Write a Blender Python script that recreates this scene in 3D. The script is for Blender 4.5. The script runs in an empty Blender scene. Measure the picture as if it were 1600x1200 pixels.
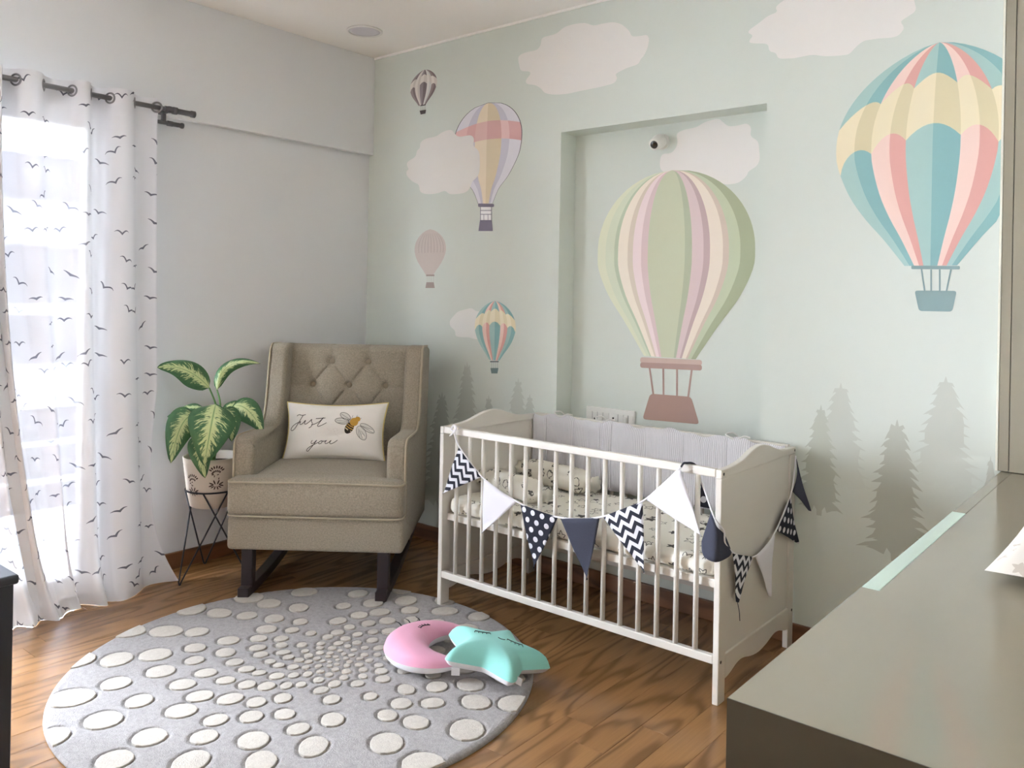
import bpy, bmesh, math, random
import numpy as np
from mathutils import Vector, Matrix

# ------------------------------------------------------------------ camera, world, light, exposure
scene = bpy.context.scene
COL = scene.collection
PI = math.pi
CAM = np.array([3.6355, -3.0958, 1.281])
YAW, ROLL, FPX, PX, PY = 0.6908, 0.0183, 1288.3, 800.0, 466.92
_f = np.array([-math.sin(YAW), math.cos(YAW), 0.0])
_r0 = np.array([math.cos(YAW), math.sin(YAW), 0.0])
_u0 = np.array([0.0, 0.0, 1.0])
RGT = _r0 * math.cos(ROLL) + _u0 * math.sin(ROLL)
UPV = -_r0 * math.sin(ROLL) + _u0 * math.cos(ROLL)
FWD = _f
cd = bpy.data.cameras.new('camera')
cam = bpy.data.objects.new('camera', cd)
COL.objects.link(cam)
M = Matrix(((RGT[0], UPV[0], -FWD[0], CAM[0]), (RGT[1], UPV[1], -FWD[1], CAM[1]), (RGT[2], UPV[2], -FWD[2], CAM[2]), (0, 0, 0, 1)))
cam.matrix_world = M
cd.sensor_fit = 'HORIZONTAL'; cd.sensor_width = 36.0
cd.lens = FPX / 1600.0 * 36.0
cd.shift_y = -(600.0 - PY) / 1600.0
cd.clip_start = 0.05
scene.camera = cam

W = bpy.data.worlds.new('overcast_sky'); scene.world = W; W.use_nodes = True
_bg = W.node_tree.nodes['Background']
_bg.inputs[0].default_value = (0.875, 0.955, 1.09, 1); _bg.inputs[1].default_value = 7.0
scene.view_settings.view_transform = 'Standard'
scene.view_settings.look = 'None'
scene.view_settings.gamma = 1.0
scene.view_settings.use_curve_mapping = False
scene.view_settings.exposure = 3.46
scene.cycles.use_denoising = True
scene.cycles.max_bounces = 10
scene.cycles.diffuse_bounces = 7
scene.cycles.transparent_max_bounces = 24
scene.cycles.caustics_reflective = False
scene.cycles.caustics_refractive = False
scene.cycles.sample_clamp_indirect = 8.0

# window opening in the left wall (y from -3.55 to -1.47) gets a sampling portal
WY0, WY1, WZ1 = -2.95, -1.47, 2.04
ld = bpy.data.lights.new('window_portal', 'AREA'); ld.shape = 'RECTANGLE'
ld.size = WY1 - WY0; ld.size_y = WZ1; ld.cycles.is_portal = True
lo = bpy.data.objects.new('window_portal', ld); COL.objects.link(lo)
lo.location = (-0.12, (WY0 + WY1) / 2, WZ1 / 2); lo.rotation_euler = (PI / 2, 0, -PI / 2)

# ------------------------------------------------------------------ pixel helpers (1600 x 1200 frame)
def ray(a, b): return FWD + RGT * (a - PX) / FPX - UPV * (b - PY) / FPX
def hit(a, b, ax, val):
    d = ray(a, b); t = (val - CAM[ax]) / d[ax]; return CAM + d * t
def pd(a, b, d): return CAM + ray(a, b) * d
def wp(a, b, y=0.0):
    p = hit(a, b, 1, y); return (p[0], p[2])

# ------------------------------------------------------------------ object helpers
def tag(o, label=None, cat=None, group=None, kind=None):
    if label: o['label'] = label
    if cat: o['category'] = cat
    if group: o['group'] = group
    if kind: o['kind'] = kind
    return o
def empty(name, loc=(0, 0, 0), rz=0.0, label=None, cat=None, group=None, kind=None):
    o = bpy.data.objects.new(name, None); COL.objects.link(o)
    o.empty_display_size = 0.05
    o.location = loc; o.rotation_euler = (0, 0, rz)
    return tag(o, label, cat, group, kind)
def mesh(name, V, F, uv=None, smooth=False):
    me = bpy.data.meshes.new(name)
    me.from_pydata([tuple(map(float, v)) for v in V], [], F)
    if uv is not None:
        l = me.uv_layers.new(name='UVMap')
        idx = np.empty(len(me.loops), dtype=np.int32); me.loops.foreach_get('vertex_index', idx)
        l.data.foreach_set('uv', np.asarray(uv, dtype=np.float32)[idx].ravel())
    if smooth: me.polygons.foreach_set('use_smooth', [True] * len(me.polygons))
    me.update(); return me
def link(name, me, mat=None, parent=None, loc=None, rot=None):
    o = bpy.data.objects.new(name, me); COL.objects.link(o)
    if mat is not None and len(me.materials) == 0: me.materials.append(mat)
    if parent is not None: o.parent = parent
    if loc is not None: o.location = loc
    if rot is not None: o.rotation_euler = rot
    return o
def bm_mesh(name, bm, smooth=False):
    me = bpy.data.meshes.new(name); bm.to_mesh(me); bm.free()
    if smooth: me.polygons.foreach_set('use_smooth', [True] * len(me.polygons))
    me.update(); return me
def join(parts):
    """parts: list of (V, F[, UV]) -> one V, F"""
    V = []; F = []
    for p in parts:
        o = len(V); V += [tuple(v) for v in p[0]]; F += [tuple(i + o for i in f) for f in p[1]]
    return V, F
def boxme(name, lo_, hi_, bev=0.0, seg=2):
    bm = bmesh.new(); bmesh.ops.create_cube(bm, size=1.0)
    for v in bm.verts:
        for i in range(3): v.co[i] = lo_[i] + (v.co[i] + 0.5) * (hi_[i] - lo_[i])
    if bev > 0:
        bmesh.ops.bevel(bm, geom=bm.edges[:], offset=bev, segments=seg, affect='EDGES', profile=0.5)
    return bm_mesh(name, bm)
def box(name, lo_, hi_, mat, parent=None, bev=0.0, seg=2):
    return link(name, boxme(name, lo_, hi_, bev, seg), mat, parent)
def prism_me(name, pts, axis, t0, t1, bev=0.0, seg=2, smooth=False):
    """pts: polygon in the two other axes (order x,y,z without axis); extruded along axis t0..t1"""
    def mk(p, t):
        q = list(p); q.insert(axis, t); return q
    bm = bmesh.new()
    a = [bm.verts.new(mk(p, t0)) for p in pts]; b = [bm.verts.new(mk(p, t1)) for p in pts]
    n = len(pts)
    f0 = bm.faces.new(a); f1 = bm.faces.new(b[::-1])
    for i in range(n): bm.faces.new((a[(i + 1) % n], a[i], b[i], b[(i + 1) % n]))
    bmesh.ops.recalc_face_normals(bm, faces=bm.faces[:])
    if bev > 0:
        es = list(set(list(f0.edges) + list(f1.edges)))
        bmesh.ops.bevel(bm, geom=es, offset=bev, segments=seg, affect='EDGES', profile=0.5)
    bmesh.ops.triangulate(bm, faces=[f for f in bm.faces if len(f.verts) > 4])
    me = bm_mesh(name, bm, smooth)
    if smooth:
        for f in me.polygons:
            if abs(f.normal[axis]) > .985: f.use_smooth = False
    return me
def prism(name, pts, axis, t0, t1, mat, parent=None, bev=0.0, seg=2, smooth=False):
    return link(name, prism_me(name, pts, axis, t0, t1, bev, seg, smooth), mat, parent)
def tube_vf(P, R, n=8, closed=False):
    P = [np.array(p, float) for p in P]; m = len(P)
    if not hasattr(R, '__len__'): R = [R] * m
    V = []; F = []; prev = None
    for i in range(m):
        if closed: t = P[(i + 1) % m] - P[i - 1]
        else: t = P[min(i + 1, m - 1)] - P[max(i - 1, 0)]
        t = t / (np.linalg.norm(t) + 1e-12)
        if prev is None:
            a = np.array([0, 0, 1.0]) if abs(t[2]) < 0.9 else np.array([1.0, 0, 0])
            nrm = np.cross(t, a)
        else: nrm = prev - t * (prev @ t)
        nrm /= (np.linalg.norm(nrm) + 1e-12); prev = nrm; bi = np.cross(t, nrm)
        for k in range(n):
            c = 2 * PI * k / n
            V.append(P[i] + R[i] * (math.cos(c) * nrm + math.sin(c) * bi))
    for i in range(m if closed else m - 1):
        for k in range(n):
            j = (i + 1) % m
            F.append((i * n + k, i * n + (k + 1) % n, j * n + (k + 1) % n, j * n + k))
    if not closed:
        F.append(tuple(range(n - 1, -1, -1))); F.append(tuple((m - 1) * n + k for k in range(n)))
    return V, F
def tube(name, P, R, mat, parent=None, n=8, closed=False):
    V, F = tube_vf(P, R, n, closed); return link(name, mesh(name, V, F, smooth=True), mat, parent)
def smooth_path(P, k=6):
    """Catmull-Rom through P"""
    P = [np.array(p, float) for p in P]; out = []
    for i in range(len(P) - 1):
        p0 = P[max(i - 1, 0)]; p1 = P[i]; p2 = P[i + 1]; p3 = P[min(i + 2, len(P) - 1)]
        for j in range(k):
            t = j / k
            out.append(0.5 * ((2 * p1) + (p2 - p0) * t + (2 * p0 - 5 * p1 + 4 * p2 - p3) * t * t + (3 * p1 - p0 - 3 * p2 + p3) * t ** 3))
    out.append(P[-1]); return out
def smooth_loop(P, k=4):
    P = [np.array(p, float) for p in P]; n = len(P); out = []
    for i in range(n):
        p0, p1, p2, p3 = P[i - 1], P[i], P[(i + 1) % n], P[(i + 2) % n]
        for j in range(k):
            t = j / k
            out.append(0.5 * ((2 * p1) + (p2 - p0) * t + (2 * p0 - 5 * p1 + 4 * p2 - p3) * t * t + (3 * p1 - p0 - 3 * p2 + p3) * t ** 3))
    return out
def lathe_vf(prof, n=32, cap=True):
    V = []; F = []
    for r, z in prof:
        for k in range(n):
            c = 2 * PI * k / n; V.append((r * math.cos(c), r * math.sin(c), z))
    for i in range(len(prof) - 1):
        for k in range(n): F.append((i * n + k, i * n + (k + 1) % n, (i + 1) * n + (k + 1) % n, (i + 1) * n + k))
    if cap:
        F.append(tuple(range(n - 1, -1, -1))); F.append(tuple((len(prof) - 1) * n + k for k in range(n)))
    return V, F
def lathe(name, prof, mat, parent=None, n=32, loc=None, rot=None, cap=True):
    V, F = lathe_vf(prof, n, cap); return link(name, mesh(name, V, F, smooth=True), mat, parent, loc, rot)
def grid_vf(nu, nv, fn, wrap=False):
    """fn(i/(nu-1), j/(nv-1)) -> point ; returns V, F, UV"""
    V = []; UV = []; F = []
    for j in range(nv):
        for i in range(nu):
            a, b = i / (nu - 1), j / (nv - 1); V.append(fn(a, b)); UV.append((a, b))
    for j in range(nv - 1):
        for i in range(nu - 1): F.append((j * nu + i, j * nu + i + 1, (j + 1) * nu + i + 1, (j + 1) * nu + i))
    return V, F, UV
def puff_vf(lo_, hi_, r, cuts=(10, 10, 6), fn=None):
    """rounded box surface with optional displacement fn(p)->p"""
    bm = bmesh.new(); h = [(hi_[i] - lo_[i]) / 2 for i in range(3)]; c = [(hi_[i] + lo_[i]) / 2 for i in range(3)]
    V = []; F = []; index = {}
    def vid(p):
        k = tuple(round(x, 6) for x in p)
        if k not in index: index[k] = len(V); V.append(p)
        return index[k]
    def ticks(n, hh):
        # denser toward the ends so that the rounding is sampled
        e = [-hh, -hh + r * .15, -hh + r * .5, -hh + r]
        m = [(-hh + r) + (2 * hh - 2 * r) * k / (n + 1) for k in range(1, n + 1)]
        return e + m + [hh - r, hh - r * .5, hh - r * .15, hh]
    T = [ticks(cuts[i], h[i]) for i in range(3)]
    for ax in range(3):
        o = [i for i in range(3) if i != ax]
        for s in (-1, 1):
            for i in range(len(T[o[0]]) - 1):
                for j in range(len(T[o[1]]) - 1):
                    q = []
                    for (di, dj) in ((0, 0), (1, 0), (1, 1), (0, 1)):
                        p = [0, 0, 0]; p[ax] = s * h[ax]; p[o[0]] = T[o[0]][i + di]; p[o[1]] = T[o[1]][j + dj]; q.append(vid(p))
                    if (s > 0) != (ax == 1): F.append(tuple(q))
                    else: F.append(tuple(q[::-1]))
    bm.free(); out = []
    for p in V:
        q = [max(-(h[i] - r), min(h[i] - r, p[i])) for i in range(3)]
        d = [p[i] - q[i] for i in range(3)]; L = math.sqrt(sum(x * x for x in d))
        p2 = [q[i] + (r * d[i] / L if L > 0 else 0) + c[i] for i in range(3)]
        out.append(fn(p2) if fn else p2)
    return out, F
def puff(name, lo_, hi_, r, mat, parent=None, cuts=(10, 10, 6), fn=None):
    V, F = puff_vf(lo_, hi_, r, cuts, fn); return link(name, mesh(name, V, F, smooth=True), mat, parent)

# ------------------------------------------------------------------ materials
def lin(h, g=1.0):
    h = h.lstrip('#'); o = []
    for i in (0, 2, 4):
        c = int(h[i:i + 2], 16) / 255.0
        c = c / 12.92 if c <= 0.04045 else ((c + 0.055) / 1.055) ** 2.4
        o.append(min(c * g, 0.95))
    return (*o, 1.0)
class NT:
    """tiny node-building helper"""
    def __init__(s, name):
        s.m = bpy.data.materials.new(name); s.m.use_nodes = True
        s.t = s.m.node_tree; s.t.nodes.clear()
        s.out = s.t.nodes.new('ShaderNodeOutputMaterial')
    def n(s, typ, **kw):
        x = s.t.nodes.new(typ)
        for k, v in kw.items():
            if k in ('ins',): continue
            setattr(x, k, v)
        for k, v in kw.get('ins', {}).items(): s.set(x.inputs[k], v)
        return x
    def set(s, inp, v):
        if isinstance(v, bpy.types.NodeSocket): s.t.links.new(v, inp)
        elif isinstance(v, bpy.types.Node): s.t.links.new(v.outputs[0], inp)
        else: inp.default_value = v
    def math(s, op, a, b=None, c=None):
        x = s.n('ShaderNodeMath', operation=op); s.set(x.inputs[0], a)
        if b is not None: s.set(x.inputs[1], b)
        if c is not None: s.set(x.inputs[2], c)
        return x.outputs[0]
    def mix(s, f, a, b):
        x = s.n('ShaderNodeMix', data_type='RGBA'); s.set(x.inputs[0], f); s.set(x.inputs[6], a); s.set(x.inputs[7], b); return x.outputs[2]
    def coord(s, which='Object'): return s.n('ShaderNodeTexCoord').outputs[which]
    def mapping(s, v, scale=(1, 1, 1), loc=(0, 0, 0), rot=(0, 0, 0)):
        return s.n('ShaderNodeMapping', ins={0: v, 1: loc, 2: rot, 3: scale}).outputs[0]
    def noise(s, v, scale=5, detail=2, rough=.5, dist=0):
        return s.n('ShaderNodeTexNoise', ins={'Vector': v, 'Scale': scale, 'Detail': detail, 'Roughness': rough, 'Distortion': dist}).outputs[0]
    def bsdf(s, color, rough=.6, spec=.5, normal=None, **kw):
        b = s.n('ShaderNodeBsdfPrincipled', ins={'Base Color': color, 'Roughness': rough, 'Specular IOR Level': spec})
        if normal is not None: s.set(b.inputs['Normal'], normal)
        for k, v in kw.items(): s.set(b.inputs[k.replace('_', ' ')], v)
        return b
    def bump(s, h, strength=.3, dist=.01): return s.n('ShaderNodeBump', ins={'Height': h, 'Strength': strength, 'Distance': dist}).outputs[0]
    def sep(s, v):
        x = s.n('ShaderNodeSeparateXYZ', ins={0: v}); return x.outputs
    def done(s, b):
        s.set(s.out.inputs[0], b.outputs[0] if isinstance(b, bpy.types.Node) else b); return s.m
def plain(name, color, rough=.5, spec=.4, metal=0.0, var=0.0, bump=0.0, bscale=200):
    t = NT(name); c = color; nrm = None
    co = t.coord()
    if var > 0:
        nz = t.noise(co, 6, 3)
        c = t.mix(nz, tuple(x * (1 - var) for x in color[:3]) + (1,), tuple(min(1, x * (1 + var)) for x in color[:3]) + (1,))
    if bump > 0: nrm = t.bump(t.noise(co, bscale, 2), bump, .002)
    return t.done(t.bsdf(c, rough, spec, nrm, Metallic=metal))
def fabric(name, color, scale=350, var=.12, bump=.35, rough=.9, big=.05):
    t = NT(name); co = t.coord()
    a = t.noise(co, scale, 2, .6); b = t.noise(co, 7, 2)
    c1 = tuple(x * (1 - var) for x in color[:3]) + (1,); c2 = tuple(min(.95, x * (1 + var)) for x in color[:3]) + (1,)
    c = t.mix(a, c1, c2)
    c = t.mix(t.math('MULTIPLY', b, big * 2), c, tuple(x * .6 for x in color[:3]) + (1,))
    return t.done(t.bsdf(c, rough, .15, t.bump(a, bump, .0015), Sheen_Weight=.15))

# ------------------------------------------------------------------ the room
H = 2.63
RX1, RY0 = 4.6, -4.4
NX0, NX1, NZ0, NZ1, ND = 1.355, 2.345, 0.50, 2.06, 0.12
BEAM_X, BEAM_Z = 0.037, 2.081
def wallmat(name, col, b=.08):
    t = NT(name); co = t.coord(); a = t.noise(co, 90, 3); big = t.noise(co, 1.3, 2)
    c = t.mix(big, tuple(x * .97 for x in col[:3]) + (1,), tuple(min(.95, x * 1.03) for x in col[:3]) + (1,))
    return t.done(t.bsdf(c, .75, .25, t.bump(a, b, .002)))
MINT = lin('#d4dad2')
m_mint = wallmat('mint_mural_paper', MINT)
m_grey = wallmat('cool_grey_paint', lin('#dcdddd'))
m_ceil = wallmat('warm_white_ceiling', lin('#f6f3ee'))
m_white_wall = wallmat('off_white_paint', lin('#e2ded6'))

def boxes(name, L, mat, label, cat):
    P = []
    for lo_, hi_ in L:
        V = [(x, y, z) for x in (lo_[0], hi_[0]) for y in (lo_[1], hi_[1]) for z in (lo_[2], hi_[2])]
        P.append((V, [(0, 1, 3, 2), (4, 6, 7, 5), (0, 4, 5, 1), (2, 3, 7, 6), (0, 2, 6, 4), (1, 5, 7, 3)]))
    V, F = join(P)
    return tag(link(name, mesh(name, V, F), mat), label, cat, kind='structure')
T = .2
boxes('wall_back', [((-T, 0, 0), (NX0, T, H)), ((NX1, 0, 0), (RX1 + T, T, H)), ((NX0, 0, NZ1), (NX1, T, H)), ((NX0, 0, 0), (NX1, T, NZ0)), ((NX0, ND, NZ0), (NX1, T + .05, NZ1))],
      m_mint, 'mint green papered wall with a shallow recessed niche behind the crib', 'wall')
boxes('wall_left', [((-T, WY1, 0), (0, 0, H)), ((-T, RY0 - T, 0), (0, WY0, H)), ((-T, WY0, WZ1), (0, WY1, H))],
      m_grey, 'cool grey painted wall holding the curtained window', 'wall')
boxes('wall_right', [((RX1, RY0 - T, 0), (RX1 + T, 0, H))], m_white_wall, 'off white wall on the dresser side', 'wall')
boxes('wall_front', [((0, RY0 - T, 0), (RX1, RY0, H))], m_white_wall, 'off white wall behind the viewpoint', 'wall')
boxes('ceiling', [((-T, RY0 - T, H), (RX1 + T, T, H + .12))], m_ceil, 'plain warm white ceiling', 'ceiling')
tag(box('trim_1', (0.0, RY0, BEAM_Z), (BEAM_X, 0.0, H), m_grey, bev=.002), 'grey painted beam standing proud above the window', 'beam', kind='structure')
tag(box('trim_2', (BEAM_X, -.008, H - .010), (RX1, 0.0, H), m_ceil), 'thin white ceiling bead along the mural wall', 'trim', kind='structure')

# floor: laminate strips laid towards the mural wall
def woodmat(name, c_dark, c_mid, c_light, rough=.33, along=1, lines=26.0):
    t = NT(name); co = t.coord(); rnd = t.n('ShaderNodeObjectInfo').outputs['Random']
    off = t.n('ShaderNodeCombineXYZ', ins={0: t.math('MULTIPLY', rnd, 31.0), 1: t.math('MULTIPLY', rnd, 57.0), 2: t.math('MULTIPLY', rnd, 13.0)})
    v = t.n('ShaderNodeVectorMath', operation='ADD', ins={0: co, 1: off.outputs[0]}).outputs[0]
    sc = (6.5, 1.15, 6.5) if along == 1 else (1.15, 6.5, 6.5)
    fs = (170, 5, 170) if along == 1 else (5, 170, 170)
    n1 = t.noise(t.mapping(v, sc), 1.0, 1.5, .45, .25)
    s = t.math('SINE', t.math('MULTIPLY', n1, lines * 2.2))
    s = t.math('MULTIPLY_ADD', s, .5, .5)
    s = t.math('POWER', s, 2.6)
    fib = t.noise(t.mapping(v, fs), 1.0, 2, .6)
    tone = t.noise(t.mapping(v, (3, .5, 3)), 1.0, 2)
    c = t.mix(t.math('MULTIPLY_ADD', rnd, .5, t.math('MULTIPLY', tone, .5)), c_mid, c_light)
    c = t.mix(t.math('MULTIPLY', s, .62), c, c_dark)
    c = t.mix(t.math('MULTIPLY', fib, .35), c, c_dark)
    return t.done(t.bsdf(c, rough, .5, t.bump(fib, .06, .001)))
m_floor = woodmat('walnut_laminate', lin('#5c3f23'), lin('#8e6740'), lin('#a37a4e'), rough=.22)
m_sub = plain('dark_joint', lin('#2a1a0e'), .8)
m_base = woodmat('brown_skirting', lin('#4b2d18'), lin('#7e5433'), lin('#8d6040'), rough=.4, along=1)
m_base_x = woodmat('brown_skirting_x', lin('#4b2d18'), lin('#7e5433'), lin('#8d6040'), rough=.4, along=0)
floor = tag(box('floor', (-.2, RY0 - .2, -.12), (RX1 + .2, .2, -.010), m_sub), 'warm brown wood laminate floor of narrow strips', 'floor', kind='structure')
random.seed(4)
PW = .102; LENS = [.62, .78, .94, 1.1]
plank_me = [boxme('plank', (.0003, .0004, -.010), (PW - .0003, L - .0004, 0.0), .0006, 1) for L in LENS]
for me in plank_me: me.materials.append(m_floor)
xs = 2.47 - PW * 25
row = 0
while xs < RX1:
    y = RY0 - random.random() * .6
    while y < 0.05:
        k = random.randrange(4)
        if xs > -PW and xs < RX1:
            link('plank', plank_me[k], parent=floor, loc=(xs, y, 0))
        y += LENS[k]
    xs += PW; row += 1

# skirting boards
tag(box('baseboard_back', (0.0, -.016, 0.0), (3.15, 0.0, .077), m_base_x, bev=.003), 'brown wooden skirting along the mural wall', 'baseboard', kind='structure')
tag(box('baseboard_left', (0.0, WY1 + .03, 0.0), (.016, -.016, .077), m_base, bev=.003), 'brown wooden skirting along the grey wall', 'baseboard', kind='structure')

# ------------------------------------------------------------------ window, balcony, the house across
m_frame = plain('white_window_frame', lin('#e4e4e2'), .4)
t = NT('window_glass'); fr = t.n('ShaderNodeFresnel', ins={0: 1.45})
gl = t.n('ShaderNodeBsdfGlossy', ins={'Roughness': 0.02}); tr = t.n('ShaderNodeBsdfTransparent')
mx = t.n('ShaderNodeMixShader'); t.set(mx.inputs[0], t.math('MULTIPLY', fr.outputs[0], .5)); t.set(mx.inputs[1], tr); t.set(mx.inputs[2], gl); m_glass = t.done(mx)
win = tag(empty('window_1', (-.10, 0, 0)), 'white framed sliding glass balcony door behind the sheer curtain', 'window', kind='structure')
def wbox(n, y0, y1, z0, z1, x0=-.03, x1=.03, mat=m_frame): return box(n, (x0, y0, z0), (x1, y1, z1), mat, win, .003, 1)
wbox('frame_jamb', WY1 - .05, WY1, 0, WZ1); wbox('frame_jamb', WY0, WY0 + .05, 0, WZ1)
wbox('frame_head', WY0 + .05, WY1 - .05, WZ1 - .05, WZ1); wbox('frame_sill', WY0 + .05, WY1 - .05, 0, .045)
mid = (WY0 + WY1) / 2
wbox('frame_mullion', mid - .035, mid + .035, .045, WZ1 - .05)
wbox('pane', WY0 + .05, mid - .035, .045, WZ1 - .05, -.004, .004, m_glass)
wbox('pane', mid + .035, WY1 - .05, .045, WZ1 - .05, -.004, .004, m_glass)

m_conc = plain('pale_balcony_tiles', lin('#efeeec'), .7)
tag(box('balcony_slab', (-1.6, -6.5, -.30), (-.2, 2.5, -.02), m_conc), 'pale tiled balcony slab outside the glass door', 'balcony', kind='structure')
rl = empty('balcony_railing', (-1.5, 0, -.02), label='white steel railing along the balcony outside the window', cat='railing')
m_rail = plain('white_railing_paint', lin('#d5d5d5'), .5)
box('top_rail', (-.03, -6.3, 1.16), (.03, 2.3, 1.22), m_rail, rl, .004, 1)
for z in (.18, .40, .62, .84): box('bar', (-.012, -6.3, z), (.012, 2.3, z + .025), m_rail, rl)
for k in range(7): box('post', (-.02, -6.2 + k * 1.4, 0), (.02, -6.16 + k * 1.4, 1.16), m_rail, rl)
hb = empty('apartment_house', (-11.0, 2.0, -7.0), label='pale apartment house with balcony bands across the street', cat='building')
m_fac = plain('pale_facade', lin('#5e5e66'), .8); m_band = plain('grey_facade_band', lin('#86868d'), .8); m_pane = plain('dull_window_glass', lin('#3d4048'), .3)
box('wall', (-4, -1.6, 0), (0, 9, 10.5), m_fac, hb)
for k in range(4): box('balcony_band', (0, -1.4, 1.2 + k * 2.6), (.5, 8.8, 1.9 + k * 2.6), m_band, hb)
for k in range(3):
    for j in range(4): box('window', (-.02, -.9 + j * 2.4, 2.2 + k * 2.6), (.03, .5 + j * 2.4, 3.4 + k * 2.6), m_pane, hb)
tag(box('street_ground', (-40, -40, -7.3), (-1.7, 40, -7.0), m_conc), 'pale street ground far below the balcony', 'ground', kind='structure')

# ------------------------------------------------------------------ curtain rods and sheer curtains
m_rod = plain('brushed_gunmetal', lin('#8a898c'), .35, .5, .35)
m_rodend = plain('dark_gunmetal', lin('#5f5e60'), .4, .5, .35)
ROD_X = .12
re_ = hit(304, 181, 0, ROD_X); ROD_Z = float(hit(150, 149, 0, ROD_X)[2])
rod = empty('curtain_rod', (ROD_X, float(re_[1]), ROD_Z), label='long grey metal curtain rod carrying the bird print curtain', cat='curtain rod')
tube('rod_tube', [(0, -2.6, 0), (0, -.10, 0)], .0105, m_rod, rod, 14)
tube('finial', [(0, -.14, 0), (0, -.10, 0), (0, -.098, 0), (0, -.02, 0), (0, -.018, 0), (0, 0, 0)], [.014, .014, .0125, .0125, .0155, .0155], m_rodend, rod, 16)
tube('collar', [(0, -.105, 0), (0, -.085, 0)], .0165, m_rodend, rod, 16)
br = box('bracket', (-ROD_X + BEAM_X, -.13, -.012), (.012, -.112, .0), m_rodend, rod, .002, 1)
box('bracket_drop', (-.056, -.13, -.05), (-.040, -.112, -.012), m_rodend, rod, .002, 1)
box('bracket_drop', (-.012, -.131, -.014), (.012, -.111, .014), m_rodend, rod, .003, 1)
re2 = hit(286, 197, 0, ROD_X - .048)
rod2 = empty('curtain_rod', (ROD_X - .048, float(re2[1]), float(re2[2])), label='shorter grey metal rod mounted below and behind the curtain', cat='curtain rod')
tube('rod_tube', [(0, -2.4, 0), (0, -.05, 0)], .009, m_rod, rod2, 12)
tube('finial', [(0, -.075, 0), (0, -.05, 0), (0, -.048, 0), (0, -.012, 0), (0, -.01, 0), (0, 0, 0)], [.012, .012, .0105, .0105, .013, .013], m_rodend, rod2, 14)

def bird_mask(t, uv, cell=.112, size=.32):
    """small gulls scattered over the cloth, uv in metres"""
    v = t.mapping(uv, (1 / cell, 1 / cell, 1))
    vo = t.n('ShaderNodeTexVoronoi', voronoi_dimensions='2D', feature='F1', ins={'Vector': v, 'Scale': 1.0, 'Randomness': .75})
    loc = t.n('ShaderNodeVectorMath', operation='SUBTRACT', ins={0: v, 1: vo.outputs['Position']}).outputs[0]
    cr = t.n('ShaderNodeSeparateColor', ins={0: vo.outputs['Color']}).outputs
    ang = t.math('MULTIPLY_ADD', cr[0], 1.3, -.65)
    rot = t.n('ShaderNodeVectorRotate', rotation_type='Z_AXIS', ins={'Vector': loc, 'Angle': ang}).outputs[0]
    x, y, _ = t.sep(rot)
    ax = t.math('ABSOLUTE', x)
    k = t.math('DIVIDE', ax, size)
    arc = t.math('MULTIPLY', t.math('SINE', t.math('MULTIPLY', k, 2.5)), t.math('MULTIPLY_ADD', cr[1], .12, .03))
    d = t.math('ABSOLUTE', t.math('SUBTRACT', y, arc))
    th = t.math('MULTIPLY', t.math('SUBTRACT', 1.0, k), .042)
    th = t.math('ADD', th, .006)
    m1 = t.math('LESS_THAN', d, th); m2 = t.math('LESS_THAN', k, 1.0); m3 = t.math('GREATER_THAN', cr[2], .14)
    return t.math('MULTIPLY', t.math('MULTIPLY', m1, m2), m3)
def sheer(name, thin, birds=True, trans=.013):
    t = NT(name); uv = t.coord('UV')
    w = (.74, .74, .76, 1)
    col = w; den = thin
    if birds:
        mk = bird_mask(t, uv)
        col = t.mix(mk, w, lin('#6a6a74')); den = t.math('MAXIMUM', t.math('MULTIPLY', mk, .93), thin)
    bf = t.n('ShaderNodeNewGeometry').outputs['Backfacing']     # room side white; grey window side added to cut light bounced onto the wall
    df = t.n('ShaderNodeBsdfDiffuse', ins={0: t.mix(bf, (.22, .22, .23, 1), col)}); tl = t.n('ShaderNodeBsdfTranslucent', ins={0: col}); tp = t.n('ShaderNodeBsdfTransparent')
    a = t.n('ShaderNodeMixShader', ins={0: trans, 1: df.outputs[0], 2: tl.outputs[0]})
    b = t.n('ShaderNodeMixShader', ins={0: den, 1: tp.outputs[0], 2: a.outputs[0]})
    return t.done(b)
m_sheer = sheer('sheer_bird_voile', .972)
m_header = sheer('curtain_header_cloth', .98)
m_panel2 = sheer('sheer_white_voile', .985)
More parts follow.
